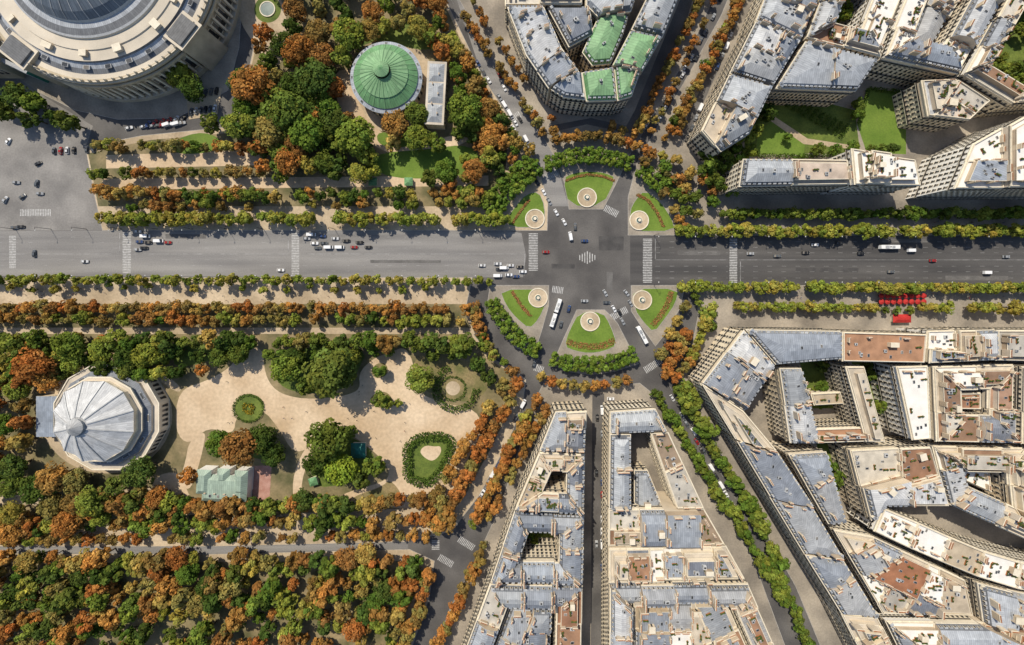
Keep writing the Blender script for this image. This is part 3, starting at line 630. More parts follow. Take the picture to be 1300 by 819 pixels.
a=MB(); a.cyl(0,0,5,5,0,0.5,32,'stone_trim',cap=False); a.cyl(0,0,5,4.4,0.5,0.5,32,'stone_trim',cap=False); add('basin',a.mesh('basin'),parent=e)
a=MB(); a.cyl(0,0,4.42,4.42,0.2,0.35,32,'water'); add('fountain_water',a.mesh('w'),parent=e)
# ---------------------------------------------------------------- buildings
for L in LOTS:
    xs=[p[0] for p in L['P']]; ys=[p[1] for p in L['P']]; L['bb']=(min(xs),max(xs),min(ys),max(ys))
def blocked(x,y,z,me):
    for L in LOTS:
        if L is me: continue
        b=L['bb']
        if b[0]<x<b[1] and b[2]<y<b[3] and L['h']>z and inpoly(x,y,L['P']): return True
    return False
def t_window():
    m=MB(); w,h,f,y=0.62,2.0,0.14,0.12
    m.face([(-w,0.03,0),(w,0.03,0),(w,0.03,h),(-w,0.03,h)][::-1],'glass')
    for (x0,x1,z0,z1) in ((-w-f,-w,-f,h+f),(w,w+f,-f,h+f),(-w,w,-f,0),(-w,w,h,h+f)): m.box(x0,x1,0.0,y,z0,z1,'stone_trim')
    m.box(-w-0.1,w+0.1,0.12,0.4,-0.22,-0.1,'stone_trim'); m.box(-w-0.1,w+0.1,0.34,0.38,-0.1,0.75,'iron')
    return m
def t_dormer():
    m=MB(); m.box(-0.75,0.75,-1.8,0.0,0,1.7,'stone_trim',top='zinc'); m.box(-0.85,0.85,-1.9,0.12,1.7,1.82,'zinc')
    m.face([(-0.5,0.02,0.2),(0.5,0.02,0.2),(0.5,0.02,1.5),(-0.5,0.02,1.5)][::-1],'glass'); return m
def t_chim(L,n):
    m=MB(); m.box(-L/2,L/2,-0.38,0.38,-2.0,2.0,'render'); m.box(-L/2-0.1,L/2+0.1,-0.48,0.48,2.0,2.2,'stone_trim')
    for i in range(n): m.cyl(-L/2+L*(i+0.5)/n,0,0.2,0.16,2.2,2.8,6,'terracotta')
    return m
def t_sky():
    m=MB(); m.box(-0.6,0.6,-0.9,0.9,0,0.25,'metal'); m.box(-0.48,0.48,-0.78,0.78,0.25,0.3,'glass'); return m
def t_vent():
    m=MB(); m.box(-0.8,0.8,-0.6,0.6,0,1.0,'metal'); m.cyl(0,0,0.4,0.4,1.0,1.15,10,'iron'); m.box(-0.9,-0.8,-0.3,0.3,0,0.7,'iron'); return m
def t_house():
    m=MB(); m.box(-1.8,1.8,-1.4,1.4,0,2.5,'render',top='flat'); m.box(-1.95,1.95,-1.55,1.55,2.5,2.65,'stone_trim'); m.face([(-0.5,-1.42,0),(0.5,-1.42,0),(0.5,-1.42,2),(-0.5,-1.42,2)],'iron'); return m
def t_planter():
    m=MB(); m.box(-1.5,1.5,-0.35,0.35,0,0.5,'terracotta')
    for i in range(14):
        x,y,z=U(-1.4,1.4),U(-.3,.3),U(.5,1.1); s=U(.25,.5); m.face([(x-s,y-s*.6,z),(x+s,y-s,z+U(-.2,.2)),(x+s*.8,y+s,z+.1),(x-s,y+s*.7,z+U(-.2,.2))],'plant')
    return m
TW=t_window(); WM=TW.mesh('window'); DM=t_dormer().mesh('dormer_window'); CM=[t_chim(L,n).mesh('chimney') for L,n in ((1.6,3),(2.8,5),(4.2,8))]
SM=t_sky().mesh('skylight'); VM=t_vent().mesh('roof_vent'); HM=t_house().mesh('stair_housing'); PM_=t_planter().mesh('planter')
LABS={'zinc':'cream stone apartment building with zinc mansard roof ','flat':'stone apartment building with flat gravel roof ','brownflat':'stone building with brown flat roof ','copper':'stone building with green copper mansard roof ','whiteflat':'white modern apartment building with terraces ','step':'cream stone building with stepped upper terraces '}
def ringf(m,Pi,Po,z0,z1,mat):
    n=len(Pi)
    for i in range(n):
        j=(i+1)%n
        if math.dist(Pi[i],Po[i])<0.03 and math.dist(Pi[j],Po[j])<0.03: continue
        m.face([(*Po[i],z0),(*Po[j],z0),(*Po[j],z1),(*Po[i],z1)],mat)
        m.face([(*Pi[i],z1),(*Po[i],z1),(*Po[j],z1),(*Pi[j],z1)],mat)
        m.face([(*Pi[j],z0),(*Po[j],z0),(*Po[i],z0),(*Pi[i],z0)],mat)
def slope(m,P,Q,z0,z1,mats):
    n=len(P)
    for i in range(n):
        j=(i+1)%n; a,b=P[i],P[j]; L=math.dist(a,b); u=((b[0]-a[0])/L,(b[1]-a[1])/L) if L>0 else (1,0)
        f=lambda p:(p[0]*u[0]+p[1]*u[1])
        sl=math.hypot(abs(-(Q[i][0]-a[0])*u[1]+(Q[i][1]-a[1])*u[0]),z1-z0)
        m.face([(*a,z0),(*b,z0),(*Q[j],z1),(*Q[i],z1)],mats[i],[(f(a),0),(f(b),0),(f(Q[j]),sl),(f(Q[i]),sl)])
def cap(m,P,z,mat):
    a,b=P[0],P[1]; L=math.dist(a,b) or 1; u=((b[0]-a[0])/L,(b[1]-a[1])/L)
    m.face([(*p,z) for p in P],mat,[(p[0]*u[0]+p[1]*u[1],-p[0]*u[1]+p[1]*u[0]) for p in P])
def parapet(m,P,h,capm,n):
    Q=offs(P,[0.35]*n); slope(m,P,P,h,h+0.9,['stone_trim']*n)
    for i in range(n):
        j=(i+1)%n; m.face([(*P[i],h+0.9),(*P[j],h+0.9),(*Q[j],h+0.9),(*Q[i],h+0.9)],'stone_trim'); m.face([(*Q[j],h+0.15),(*Q[i],h+0.15),(*Q[i],h+0.9),(*Q[j],h+0.9)],'stone_trim')
    cap(m,Q,h+0.15,capm); return Q
def randin(P):
    xs=[p[0] for p in P]; ys=[p[1] for p in P]
    for _ in range(30):
        x,y=U(min(xs),max(xs)),U(min(ys),max(ys))
        if inpoly(x,y,P): return x,y
    return None
def dmaj(P): 
    w=[]
    for k in range(len(P)):
        a,b=P[k],P[(k+1)%len(P)]; l=math.dist(a,b); v=(-(b[1]-a[1])/l,(b[0]-a[0])/l); w.append(max((p[0]-a[0])*v[0]+(p[1]-a[1])*v[1] for p in P))
    return min(w)
for L in LOTS:
    P0=L['P']; h=L['h']; st=L['st']; n=len(P0)
    cx=sum(p[0] for p in P0)/n; cy=sum(p[1] for p in P0)/n
    root=add('courtyard_building' if 'inside' in L['label'] else 'apartment_building',None,(cx,cy,0)); root.empty_display_size=1
    top(root,LABS[st]+L['label'],'building')
    P=[(x-cx,y-cy) for x,y in P0]
    ex=[]
    for i in range(n):
        a=P0[i];b=P0[(i+1)%n]; l=math.dist(a,b); nx,ny=(b[1]-a[1])/l,-(b[0]-a[0])/l
        c=sum(blocked(a[0]+(b[0]-a[0])*t+nx*1.2,a[1]+(b[1]-a[1])*t+ny*1.2,h-5,L) for t in (0.2,0.5,0.8)); ex.append(c<2)
    m=MB()
    for i in range(n):
        j=(i+1)%n; m.face([(*P[i],0),(*P[j],0),(*P[j],h),(*P[i],h)],('white_roof' if st=='whiteflat' else 'stone') if ex[i] else 'render')
    add('wall',m.mesh('wall'),parent=root)
    m=MB(); ringf(m,P,offs(P,[-0.5 if e else 0 for e in ex]),h-0.45,h+0.03,'stone_trim')
    if m.f: add('cornice',m.mesh('cornice'),parent=root)
    if h>12:
        for z in (7.0,h-3.4) :
            m=MB(); Po=offs(P,[-0.75 if e else 0 for e in ex]); ringf(m,P,Po,z-0.18,z,'stone_trim')
            if m.f:
                Pi=offs(P,[-0.68 if e else 0 for e in ex])
                for i in range(n):
                    if ex[i]:
                        j=(i+1)%n; m.face([(*Pi[i],z),(*Pi[j],z),(*Pi[j],z+0.9),(*Pi[i],z+0.9)],'iron')
                add('balcony',m.mesh('balcony'),parent=root)
    m=MB(); pitched=st in('zinc','copper'); rh=h; D2=dmaj(P)
    if pitched:
        lowm='slate' if st=='zinc' else 'copper'; topm='zinc' if st=='zinc' else 'copper_light'
        if st=='zinc' and random.random()<0.4: lowm='zinc'
        Q,s=soff(P,[1.5 if e else 0.03 for e in ex])
        if Q is None: cap(m,P,h,topm); CP=P; rh=h
        else:
            z1=h+2.9; slope(m,P,Q,h,z1,[lowm if e else 'render' for e in ex])
            ne=sum(ex); run=(D2-3)*(0.36 if ne>1 else 0.6)
            Q2,s2=soff(Q,[max(1.5,run) if e else (0.03 if ne else run) for e in ex])
            if Q2 is None: cap(m,Q,z1,topm); CP=Q; rh=z1
            else:
                z2=z1+U(1.3,2.2)*s2; slope(m,Q,Q2,z1,z2,[topm if (e or not ne) else 'render' for e in ex]); cap(m,Q2,z2,topm); CP=Q2; rh=z2
    elif st=='step':
        Q=parapet(m,P,h,'terrace',n); cur=P; z=h; rh=h+0.15; CP=Q
        for k in range(2):
            Q2,s2=soff(cur,[U(2.0,2.8) if e else 0.37 for e in ex])
            if Q2 is None or s2<.5: break
            slope(m,Q2,Q2,z+0.15,z+3.0,['stone']*n); Q3=offs(Q2,[0.3]*n)
            for i in range(n):
                j=(i+1)%n; m.face([(*Q2[i],z+3.0),(*Q2[j],z+3.0),(*Q3[j],z+3.0),(*Q3[i],z+3.0)],'stone_trim'); m.face([(*Q3[j],z+2.7),(*Q3[i],z+2.7),(*Q3[i],z+3.0),(*Q3[j],z+3.0)],'stone_trim')
            cap(m,Q3,z+2.7,'terrace' if k==0 else random.choice(['zinc','flat','slate'])); cur=Q2; z+=2.85; CP=Q3; rh=z-0.1
    else:
        capm={'flat':'flat','brownflat':'brown','whiteflat':'white_roof'}[st]
        c1=random.choice(['flat','brown','terrace','zinc']) if st!='whiteflat' else 'white_roof'
        Q2,s2=soff(P,[U(2.2,3.6) if e else 0.37 for e in ex])
        if Q2 and h>12 and random.random()<0.6 and 'curved' not in L['label']:
            Q=parapet(m,P,h,c1,n)
            slope(m,Q2,Q2,h+0.15,h+3.1,['render']*n); Q3=offs(Q2,[-0.25]*n); ringf(m,Q2,Q3,h+2.95,h+3.12,'stone_trim'); cap(m,Q2,h+3.1,capm if random.random()<0.6 else 'zinc'); CP=Q2; rh=h+3.12
        else: CP=parapet(m,P,h,capm,n); rh=h+0.15
    add('roof',m.mesh('roof'),parent=root)
    W_=[]; D_=[]
    if h>3.5:
      for i in range(n):
        if not ex[i]: continue
        a=P0[i];b=P0[(i+1)%n]; l=math.dist(a,b)
        if l<2.5: continue
        nx,ny=(b[1]-a[1])/l,-(b[0]-a[0])/l; rz=math.atan2(ny,nx)-math.pi/2
        sp_=(2.4,2.7,3.2)[int(abs(cx*7+cy*3))%3]
        k=max(1,int(l/sp_)); see=(-(a[0]+b[0])/2*nx-(a[1]+b[1])/2*ny)
        for c in range(k):
            t=(c+0.5)/k; x,y=a[0]+(b[0]-a[0])*t,a[1]+(b[1]-a[1])*t
            if blocked(x+nx*1.5,y+ny*1.5,h-6,L): continue
            if pitched and rh>h+2 and l>4: D_.append((x-cx-nx*0.35,y-cy-ny*0.35,h+0.45,rz))
            if see<-25: continue
            z=0.9
            while z+2.4<h-0.4:
                W_.append((see+z*3,x-cx,y-cy,z,rz)); z+=3.15
    W_.sort(reverse=True)
    for (s,x,y,z,rz) in W_[:100]: add('window',WM,(x,y,z),rz,root)
    if len(W_)>100:
        V0=np.array(TW.v); vv=[];ff=[];mm=[];b=0
        for (s,x,y,z,rz) in W_[100:]:
            ca_,sa=math.cos(rz),math.sin(rz); vv.append(V0@np.array([[ca_,-sa,0],[sa,ca_,0],[0,0,1]]).T+np.array([x,y,z]))
            ff+=[tuple(q+b for q in f) for f in TW.f]; mm+=TW.m; b+=len(V0)
        me=bpy.data.meshes.new('windows'); me.from_pydata(np.concatenate(vv).tolist(),[],ff)
        for kx in TW.mats: me.materials.append(M[kx])
        me.polygons.foreach_set('material_index',mm); o=add('window',me,parent=root); o['kind']='stuff'
    for (x,y,z,rz) in D_[:60]: add('dormer_window',DM,(x,y,z),rz,root)
    for i in range(n):
        if ex[i] and random.random()<0.75: continue
        a=P[i];b=P[(i+1)%n]; l=math.dist(a,b)
        if l<5 or h<12: continue
        nx,ny=-(b[1]-a[1])/l,(b[0]-a[0])/l; rz=math.atan2(b[1]-a[1],b[0]-a[0])
        for t in ([0.3,0.72] if l>11 else [U(0.35,0.65)]):
            t+=U(-0.08,0.08); d=0.7 if not ex[i] else 2.4
            add('chimney',random.choice(CM),(a[0]+(b[0]-a[0])*t+nx*d,a[1]+(b[1]-a[1])*t+ny*d,rh+U(-0.6,0.2)),rz,root)
    a,b=P[0],P[1]; rz0=math.atan2(b[1]-a[1],b[0]-a[0])
    CPi,_=soff(CP,[1.2]*len(CP))
    if CPi:
        for _ in range(min(int(area(CPi)/40)+1,6)):
            p=randin(CPi)
            if p: add('skylight',SM,(p[0],p[1],rh),rz0,root)
        for _ in range(random.randint(0,3)):
            p=randin(CPi)
            if p: add('roof_vent',VM,(p[0],p[1],rh),rz0+random.choice([0,1.57]),root,scale=(U(.7,1.6),U(.7,1.6),U(.6,1.2)))
        if not pitched:
            for _ in range(random.randint(1,6)):
                p=randin(CPi)
                if p: add('planter',PM_,(p[0],p[1],rh),rz0+random.choice([0,1.57]),root)
        if area(CPi)>45 and random.random()<0.4:
            CQ,_=soff(CPi,[1.0]*len(CPi)); p=randin(CQ) if CQ else None
            if p: add('stair_housing',HM,(p[0],p[1],rh),rz0,root,scale=(U(.8,1.3),U(.8,1.3),1))
# ---------------------------------------------------------------- landmark buildings
def lathe(name,prof,n,root,rx=1.0,rot=0.0,a0=0.0,a1=2*math.pi):
    m=MB()
    for k in range(len(prof)-1):
        r0,z0,mt=prof[k]; r1,z1,_=prof[k+1]; sl=math.hypot(r1-r0,z1-z0)
        for i in range(n):
            a=rot+a0+(a1-a0)*i/n; b=rot+a0+(a1-a0)*(i+1)/n; Rm=max(r0,r1)
            f=lambda r,t,z:(r*math.cos(t)*rx,r*math.sin(t),z)
            pts=[f(r0,a,z0),f(r0,b,z0),f(r1,b,z1),f(r1,a,z1)]; uv=[(a*Rm,0),(b*Rm,0),(b*Rm,sl),(a*Rm,sl)]
            if r1<1e-3: pts=pts[:3]; uv=uv[:3]
            m.face(pts,mt,uv)
    return add(name,m.mesh(name),parent=root)
c=W(118,-50,22)
gp=add('exhibition_hall',None,(*c,0.12)); top(gp,'huge weathered stone exhibition hall with columns and glass vault','building')
k_=70/50.
def GL(nm,prof,n=90): return lathe(nm,[(r*k_,z,m) for r,z,m in prof],n,gp)
GL('wall',[(50,0,'hallstone'),(50,19.5,'hallstone')])
GL('cornice',[(50,19.5,'hallstone'),(51.0,19.8,'hallstone'),(51.0,21,'hallband'),(50.5,21,'hallstone'),(50.5,22.0,'hallband'),(50.1,22.0,'hallstone'),(50.1,21,'hallstone'),(49,21,'hallstone')])
GL('roof',[(49,21,'hallband'),(47,21.1,'slate'),(45,21.9,'zinc'),(43,23.2,'slate'),(42.8,24.4,'hallband'),(38.6,24.8,'hallband'),(38.5,25.4,'hallband'),(34.5,25.8,'hallband'),(34.3,26.8,'metal'),(33.5,27.2,'slate'),(31,28.0,'zinc'),(29,28.6,'metal'),(28.6,30,'metal')])
GL('glass_vault',[(28.6,30,'domeglass'),(26.5,33,'domeglass'),(22,36.5,'domeglass'),(15,40,'domeglass'),(6,42,'domeglass'),(0,42.5,'domeglass')],60)
for i in range(40):
    a=2*math.pi*i/40; m=MB()
    pr=[(28.7*k_,30),(26.6*k_,33.2),(22.1*k_,36.8),(15.1*k_,40.3),(6*k_,42.3)]
    t=(-math.sin(a),math.cos(a))
    for (r0,z0),(r1,z1) in zip(pr,pr[1:]):
        p=lambda r,z,s:(r*math.cos(a)+t[0]*s,r*math.sin(a)+t[1]*s,z)
        m.face([p(r0,z0,-.16),p(r0,z0,.16),p(r1,z1,.16),p(r1,z1,-.16)],'metal')
    add('roof_rib',m.mesh('rib'),parent=gp)
cm=MB(); cm.box(-0.9,0.9,-0.9,0.9,3.0,4.0,'hallstone'); cm.cyl(0,0,0.8,0.65,4,16.5,12,'stone_trim'); cm.box(-0.9,0.9,-0.9,0.9,16.5,17.5,'hallstone'); cmm=cm.mesh('column')
bl=MB(); bl.box(-0.5,0.5,-0.5,0.5,0,1.2,'hallstone'); bl.cyl(0,0,0.45,0.1,1.2,2.2,8,'hallband'); blm=bl.mesh('urn')
for i in range(44):
    a=math.radians(-150+i*3.7); R_=71.4; x,y=R_*math.cos(a),R_*math.sin(a); add('column',cmm,(x,y,0),a,gp)
    add('urn',blm,(70.4*math.cos(a),70.4*math.sin(a),22.0),a,gp)
    a2=a+math.radians(1.85); x,y=70.05*math.cos(a2),70.05*math.sin(a2)
    add('window',WM,(x,y,5.5),a2-math.pi/2,gp,scale=(1.7,1,3.8)) 
GL('plinth',[(51.8,0,'hallstone'),(51.8,3,'hallband'),(50,3,'hallstone')])
GL('upper_terrace',[(51.6,17.5,'hallstone'),(51.7,19,'hallstone'),(50.9,19,'hallstone')])
for i in range(14):
    a=math.radians(-150+i*11.5); r_=44.8*k_; add('skylight',SM,(r_*math.cos(a),r_*math.sin(a),22.6),a+1.57,gp,scale=(3.2,1.3,1.8))
for i in range(7):
    a=math.radians(-140+i*23+U(-4,4)); r_=40*k_; add('stair_housing',HM,(r_*math.cos(a),r_*math.sin(a),24.7),a,gp,scale=(U(.8,1.5),U(.8,2),.7))
for ad in (-128,-38):
    a=math.radians(ad); m=MB(); pv=add('corner_pavilion',None,(70*math.cos(a),70*math.sin(a),0),a,gp)
    m.box(-9,4.2,-9,9,0,22.8,'hallstone',top='hallband'); m.box(-9.3,4.6,-9.4,9.4,22.8,23.5,'hallstone',top='hallband'); m.box(-7.5,3,-7.5,7.5,23.5,24.8,'slate')
    add('wall',m.mesh('wall'),parent=pv)
w=add('museum_wing',None,(*W(-40,50,18),0.12)); top(w,'grey-roofed stone museum wing joined to the hall','building')
m=MB(); m.box(-40,12,-14,30,0,17,'hallstone'); add('wall',m.mesh('wall'),parent=w)
m=MB(); P=[(-40.3,-14.3),(12.3,-14.3),(12.3,30.3),(-40.3,30.3)]; Q=offs(P,[6]*4); slope(m,P,Q,17.02,21,['zinc']*4); cap(m,Q,21,'hallband'); add('roof',m.mesh('roof'),parent=w)
for i in range(7): add('skylight',SM,(-30+i*6,4,21),0,w,scale=(1.6,1.8,1.5))
for i in range(14): add('window',WM,(12.02,-10+i*2.8,6),-math.pi/2,w,scale=(1,1,2)); add('window',WM,(-36+i*3.5,-14.02,6),math.pi,w,scale=(1.2,1,2.2))
s=add('scaffold',None,(*W(34,90),0.12),-0.45); top(s,'green netted scaffold beside the exhibition hall','scaffold')
m=MB(); m.box(-16,16,-1.2,1.2,0,12,'scaffold',top='metal'); add('netting',m.mesh('netting'),parent=s)
m=MB()
for i in range(9): m.box(-16+i*4-0.08,-16+i*4+0.08,-1.4,-1.25,0,13,'metal')
for z in (2,5,8,11): m.box(-16,16,-1.6,-1.45,z,z+0.12,'metal')
add('frame',m.mesh('frame'),parent=s)
c=W(490,98,11); th=add('round_theatre',None,(*c,0.12)); top(th,'round theatre with ribbed green copper roof and lantern','building')
lathe('wall',[(20.5,0,'stone'),(20.5,9.5,'stone_trim'),(22,9.7,'stone_trim'),(22,10.4,'stone_trim')],48,th)
lathe('gutter',[(22,10.4,'zinc'),(19.6,11.0,'zinc'),(19.6,11.6,'copper')],48,th)
lathe('roof',[(19.6,11.6,'copper'),(14.5,14.6,'copper'),(14.5,15.0,'copper_light'),(5,18.4,'copper_light'),(5,18.8,'copper')],32,th)
lathe('lantern',[(4.2,18.6,'copper'),(4.2,20.2,'copper_light'),(4.7,20.3,'copper_light'),(1.5,22,'copper'),(0,22.6,'copper')],16,th)
for i in range(32):
    a=2*math.pi*i/32; m=MB(); t=(-math.sin(a),math.cos(a)); p=lambda r,z,s:(r*math.cos(a)+t[0]*s,r*math.sin(a)+t[1]*s,z)
    for (r0,z0),(r1,z1) in (((19.6,11.8),(14.5,14.8)),((14.5,15.2),(5,18.6))): m.face([p(r0,z0,-.13),p(r0,z0,.13),p(r1,z1,.13),p(r1,z1,-.13)],'copper_light' if r0>15 else 'copper')
    add('roof_rib',m.mesh('rib'),parent=th); add('window',WM,(20.55*math.cos(a+.1),20.55*math.sin(a+.1),2),a+.1-math.pi/2,th,scale=(1.2,1,2))
    if i%2==0: add('skylight',SM,(20.8*math.cos(a),20.8*math.sin(a),10.55),a-1.57,th,scale=(1.5,0.7,1.2))
x=add('theatre_annex',None,(*W(553,118,9),0.12),math.radians(-3)); top(x,'long low annex with pale grey zinc roof beside the round theatre','building')
m=MB(); m.box(-5.5,5.5,-19,19,0,8,'stone'); add('wall',m.mesh('wall'),parent=x)
m=MB(); m.box(-5.9,5.9,-19.4,19.4,8,8.7,'stone_trim',top='terrace'); 
for y0,y1 in ((-18,-7),(-6.2,6.2),(7,18)): P=[(-4.6,y0),(4.6,y0),(4.6,y1),(-4.6,y1)]; Q=offs(P,[3]*4); slope(m,P,Q,8.72,10.2,['zinc']*4); cap(m,Q,10.2,'zinc')
add('roof',m.mesh('roof'),parent=x)
for i in range(5): add('chimney',CM[0],(1.8*(-1)**i,-13+i*6,9.6),1.57,x,scale=(.7,.7,.5))
for i in range(12): add('window',WM,(-5.52,-16+i*2.9,2.5),math.pi/2,x,scale=(1,1,1.6)); add('window',WM,(5.52,-16+i*2.9,2.5),-math.pi/2,x,scale=(1,1,1.6))
c=W(128,532,12); pt=add('panorama_theatre',None,(*c,0.12),math.radians(15)); top(pt,'twelve-sided stone theatre with faceted grey zinc tent roof','building')
k=12
lathe('wall',[(33,0,'stone'),(33,7.5,'stone_trim'),(33.6,7.6,'stone_trim'),(33.6,8.6,'stone_trim'),(33,8.6,'stone_trim'),(33,8.1,'stone_trim')],k,pt)
lathe('terrace',[(33,8.1,'terrace'),(29.6,8.1,'terrace'),(29.6,9.6,'slate'),(26,10.4,'slate'),(26,12,'stone_trim'),(26.6,12.1,'stone_trim'),(26.6,12.8,'stone_trim'),(26,12.8,'terrace'),(24.2,12.8,'terrace')],k,pt)
lathe('drum',[(24.2,12.8,'stone'),(24.2,15.5,'stone_trim'),(24.7,15.6,'stone_trim'),(24.7,16.2,'stone_trim')],k,pt)
m=MB()
for (r0,z0,r1,z1) in ((24.7,16.2,13,22.2),(13,22.2,5.6,25.4)):
    for i in range(12):
        a,b=2*math.pi*i/12,2*math.pi*(i+1)/12; mm_=(a+b)/2
        f=lambda r,t,z:(r*math.cos(t),r*math.sin(t),z)
        for (t0,t1,d0,d1,mt) in ((a,mm_,0,1,'zinc'),(mm_,b,1,0,'zinc')):
            s0=1 if d0==0 else math.cos(math.pi/12); s1=1 if d1==0 else math.cos(math.pi/12)
            zz0=0 if d0==0 else -0.9*(r0/24.7); zz1=0 if d1==0 else -0.9*(r0/24.7)
            m.face([f(r0*s0,t0,z0+zz0),f(r0*s1,t1,z0+zz1),f(r1*s1,t1,z1+zz1*r1/r0),f(r1*s0,t0,z1+zz0*r1/r0)],mt,[(t0*r0,0),(t1*r0,0),(t1*r0,12),(t0*r0,12)])
add('roof',m.mesh('roof'),parent=pt)
lathe('lantern',[(5.6,25.3,'zinc'),(4.6,25.4,'zinc'),(4.6,26.8,'zinc'),(5,26.9,'zinc'),(0,30,'zinc')],k,pt)
for i in range(12):
    a=2*math.pi*i/12; m=MB(); t=(-math.sin(a),math.cos(a)); p=lambda r,z,s:(r*math.cos(a)+t[0]*s,r*math.sin(a)+t[1]*s,z)
    for (r0,z0),(r1,z1) in (((24.7,16.5),(13,22.5)),((13,22.5),(5.6,25.7))): m.face([p(r0,z0,-.3),p(r0,z0,.3),p(r1,z1,.3),p(r1,z1,-.3)],'metal')
    add('roof_rib',m.mesh('rib'),parent=pt)
    a+=math.pi/12; d=33*math.cos(math.pi/12)+.03
    for s_ in (-6,-3,0,3,6): add('window',WM,(d*math.cos(a)-math.sin(a)*s_,d*math.sin(a)+math.cos(a)*s_,2),a-math.pi/2,pt,scale=(1.2,1,1.9))
    add('skylight',SM,(26.9*math.cos(a),26.9*math.sin(a),9.75),a-1.57,pt,scale=(4,0.7,1.5))
m=MB(); pv=add('entrance_portico',None,(-38*math.cos(math.radians(-15)),-38*math.sin(math.radians(-15)),0),math.radians(-15),pt)
m.box(-6,7,-12,12,0,6.6,'stone'); m.box(-6.5,7.3,-12.5,12.5,6.6,7.3,'stone_trim',top='zinc'); add('wall',m.mesh('wall'),parent=pv)
for i in range(7): add('column',cmm,(-7.2,-10.5+i*3.5,-1.5),0,pv,scale=(.55,.55,.45))
x=add('garden_restaurant',None,(*W(285,621,7),0.12),math.radians(-3)); top(x,'garden restaurant with pale green hipped metal roofs','building')
for q_,(x0,x1,y0,y1,h) in enumerate(((-14,13,-8,8,6),(-17,-9,-3.2,11,7),(6,13.5,-2.6,11.5,6.6),(-5,2,4,12,6.3))):
    m=MB(); m.box(x0,x1,y0,y1,0,h,'white_roof'); add('wall',m.mesh('wall'),parent=x)
    m=MB(); P=[(x0-.4,y0-.4),(x1+.4,y0-.4),(x1+.4,y1+.4),(x0-.4,y1+.4)]; Q=offs(P,[2.8]*4); slope(m,P,Q,h+.02,h+2+.1*q_,['mint']*4); cap(m,Q,h+2+.1*q_,'mint'); add('roof',m.mesh('roof'),parent=x)
for i in range(4): add('chimney',CM[0],(-11+i*6,-2.5,7.6),0,x,scale=(.7,.7,.5)); add('skylight',SM,(-8+i*5,-4,8.1),0,x)
for i in range(8): add('window',WM,(-12+i*3.2,-8.02,2),math.pi,x)
ov('terrace',[(318,592),(345,590),(342,640),(322,642)],0.15,'pink')
x=add('garden_kiosk',None,(*W(455,572,3),0.12)); top(x,'small garden kiosk with teal hipped roof','kiosk')
m=MB(); m.box(-4,4,-4.2,4.2,0,3,'stone_trim'); add('wall',m.mesh('wall'),parent=x); m=MB(); P=[(-4.6,-4.8),(4.6,-4.8),(4.6,4.8),(-4.6,4.8)]; Q=offs(P,[3.5]*4); slope(m,P,Q,3.02,5,['teal']*4); cap(m,Q,5,'teal'); add('roof',m.mesh('roof'),parent=x); m=MB(); m.face([(-1,-4.22,0.05),(1,-4.22,0.05),(1,-4.22,2.2),(-1,-4.22,2.2)],'iron'); add('door',m.mesh('door'),parent=x)
for (px,py,rz) in ((400,609,0.3),(475,232,0),(520,232,0),(1140,404,0)):
    if px==1140: sx,mt,lb=3,'red','bright red canopied kiosk on the pavement'
    else: sx,mt,lb=1.4,'copper','small park kiosk with green roof'
    x=add('street_kiosk',None,(*W(px,py),0.13),rz); top(x,lb,'kiosk')
    m=MB(); m.box(-1.6*sx,1.6*sx,-2.2,2.2,0,2.6,'stone_trim'); add('wall',m.mesh('wall'),parent=x)
    m=MB(); P=[(-1.9*sx,-2.6),(1.9*sx,-2.6),(1.9*sx,2.6),(-1.9*sx,2.6)]; Q=offs(P,[1.9]*4); slope(m,P,Q,2.62,3.6,[mt]*4); cap(m,Q,3.6,mt); add('roof',m.mesh('roof'),parent=x)
    m=MB(); m.face([(-.8,-2.22,.9),(.8,-2.22,.9),(.8,-2.22,2.1),(-.8,-2.22,2.1)],'glass'); add('window',m.mesh('hatch'),parent=x)
m=MB(); m.cyl(0,0,0.05,0.05,0,2.8,6,'metal'); m.cyl(0,0,0.3,0.3,0,0.1,8,'iron'); pm=m.mesh('pole')
m=MB()
for i in range(8):
    a=2*math.pi*i/8+.39; b=a+2*math.pi/8; m.face([(1.75*math.cos(a),1.75*math.sin(a),2.3),(1.75*math.cos(b),1.75*math.sin(b),2.3),(0,0,3.0)],'red')
    m.face([(1.75*math.cos(a),1.75*math.sin(a),2.1),(1.75*math.cos(b),1.75*math.sin(b),2.1),(1.75*math.cos(b),1.75*math.sin(b),2.3),(1.75*math.cos(a),1.75*math.sin(a),2.3)],'red')
cmn=m.mesh('canopy')
for i in range(8):
    for y in (375.5,383):
        x=add('parasol',None,(*W(1115+i*7.6,y),0.13)); top(x,'red café parasol open over the pavement terrace','parasol','red parasols on a café terrace'); add('pole',pm,parent=x); add('canopy',cmn,parent=x)
m=MB(); m.cyl(0,0,0.18,0.08,0,9,8,'iron'); m.box(-0.05,0.05,0,1.6,8.8,8.95,'iron',bottom=True); lp=m.mesh('pole'); m=MB(); m.box(-.22,.22,1.3,2.1,8.65,8.8,'lampglass',bottom=True); lh=m.mesh('lamp_head')
for i in range(30):
    for y,rz in ((291,math.pi),(354,0)):
        xx=20+i*45
        if 640<xx<830: continue
        x=add('street_lamp',None,(*W(xx,y+(8 if xx>800 else 0)),0.12),rz); top(x,'tall dark iron street lamp at the avenue kerb','street lamp','street lamps along the avenue'); add('pole',lp,parent=x); add('lamp_head',lh,parent=x)
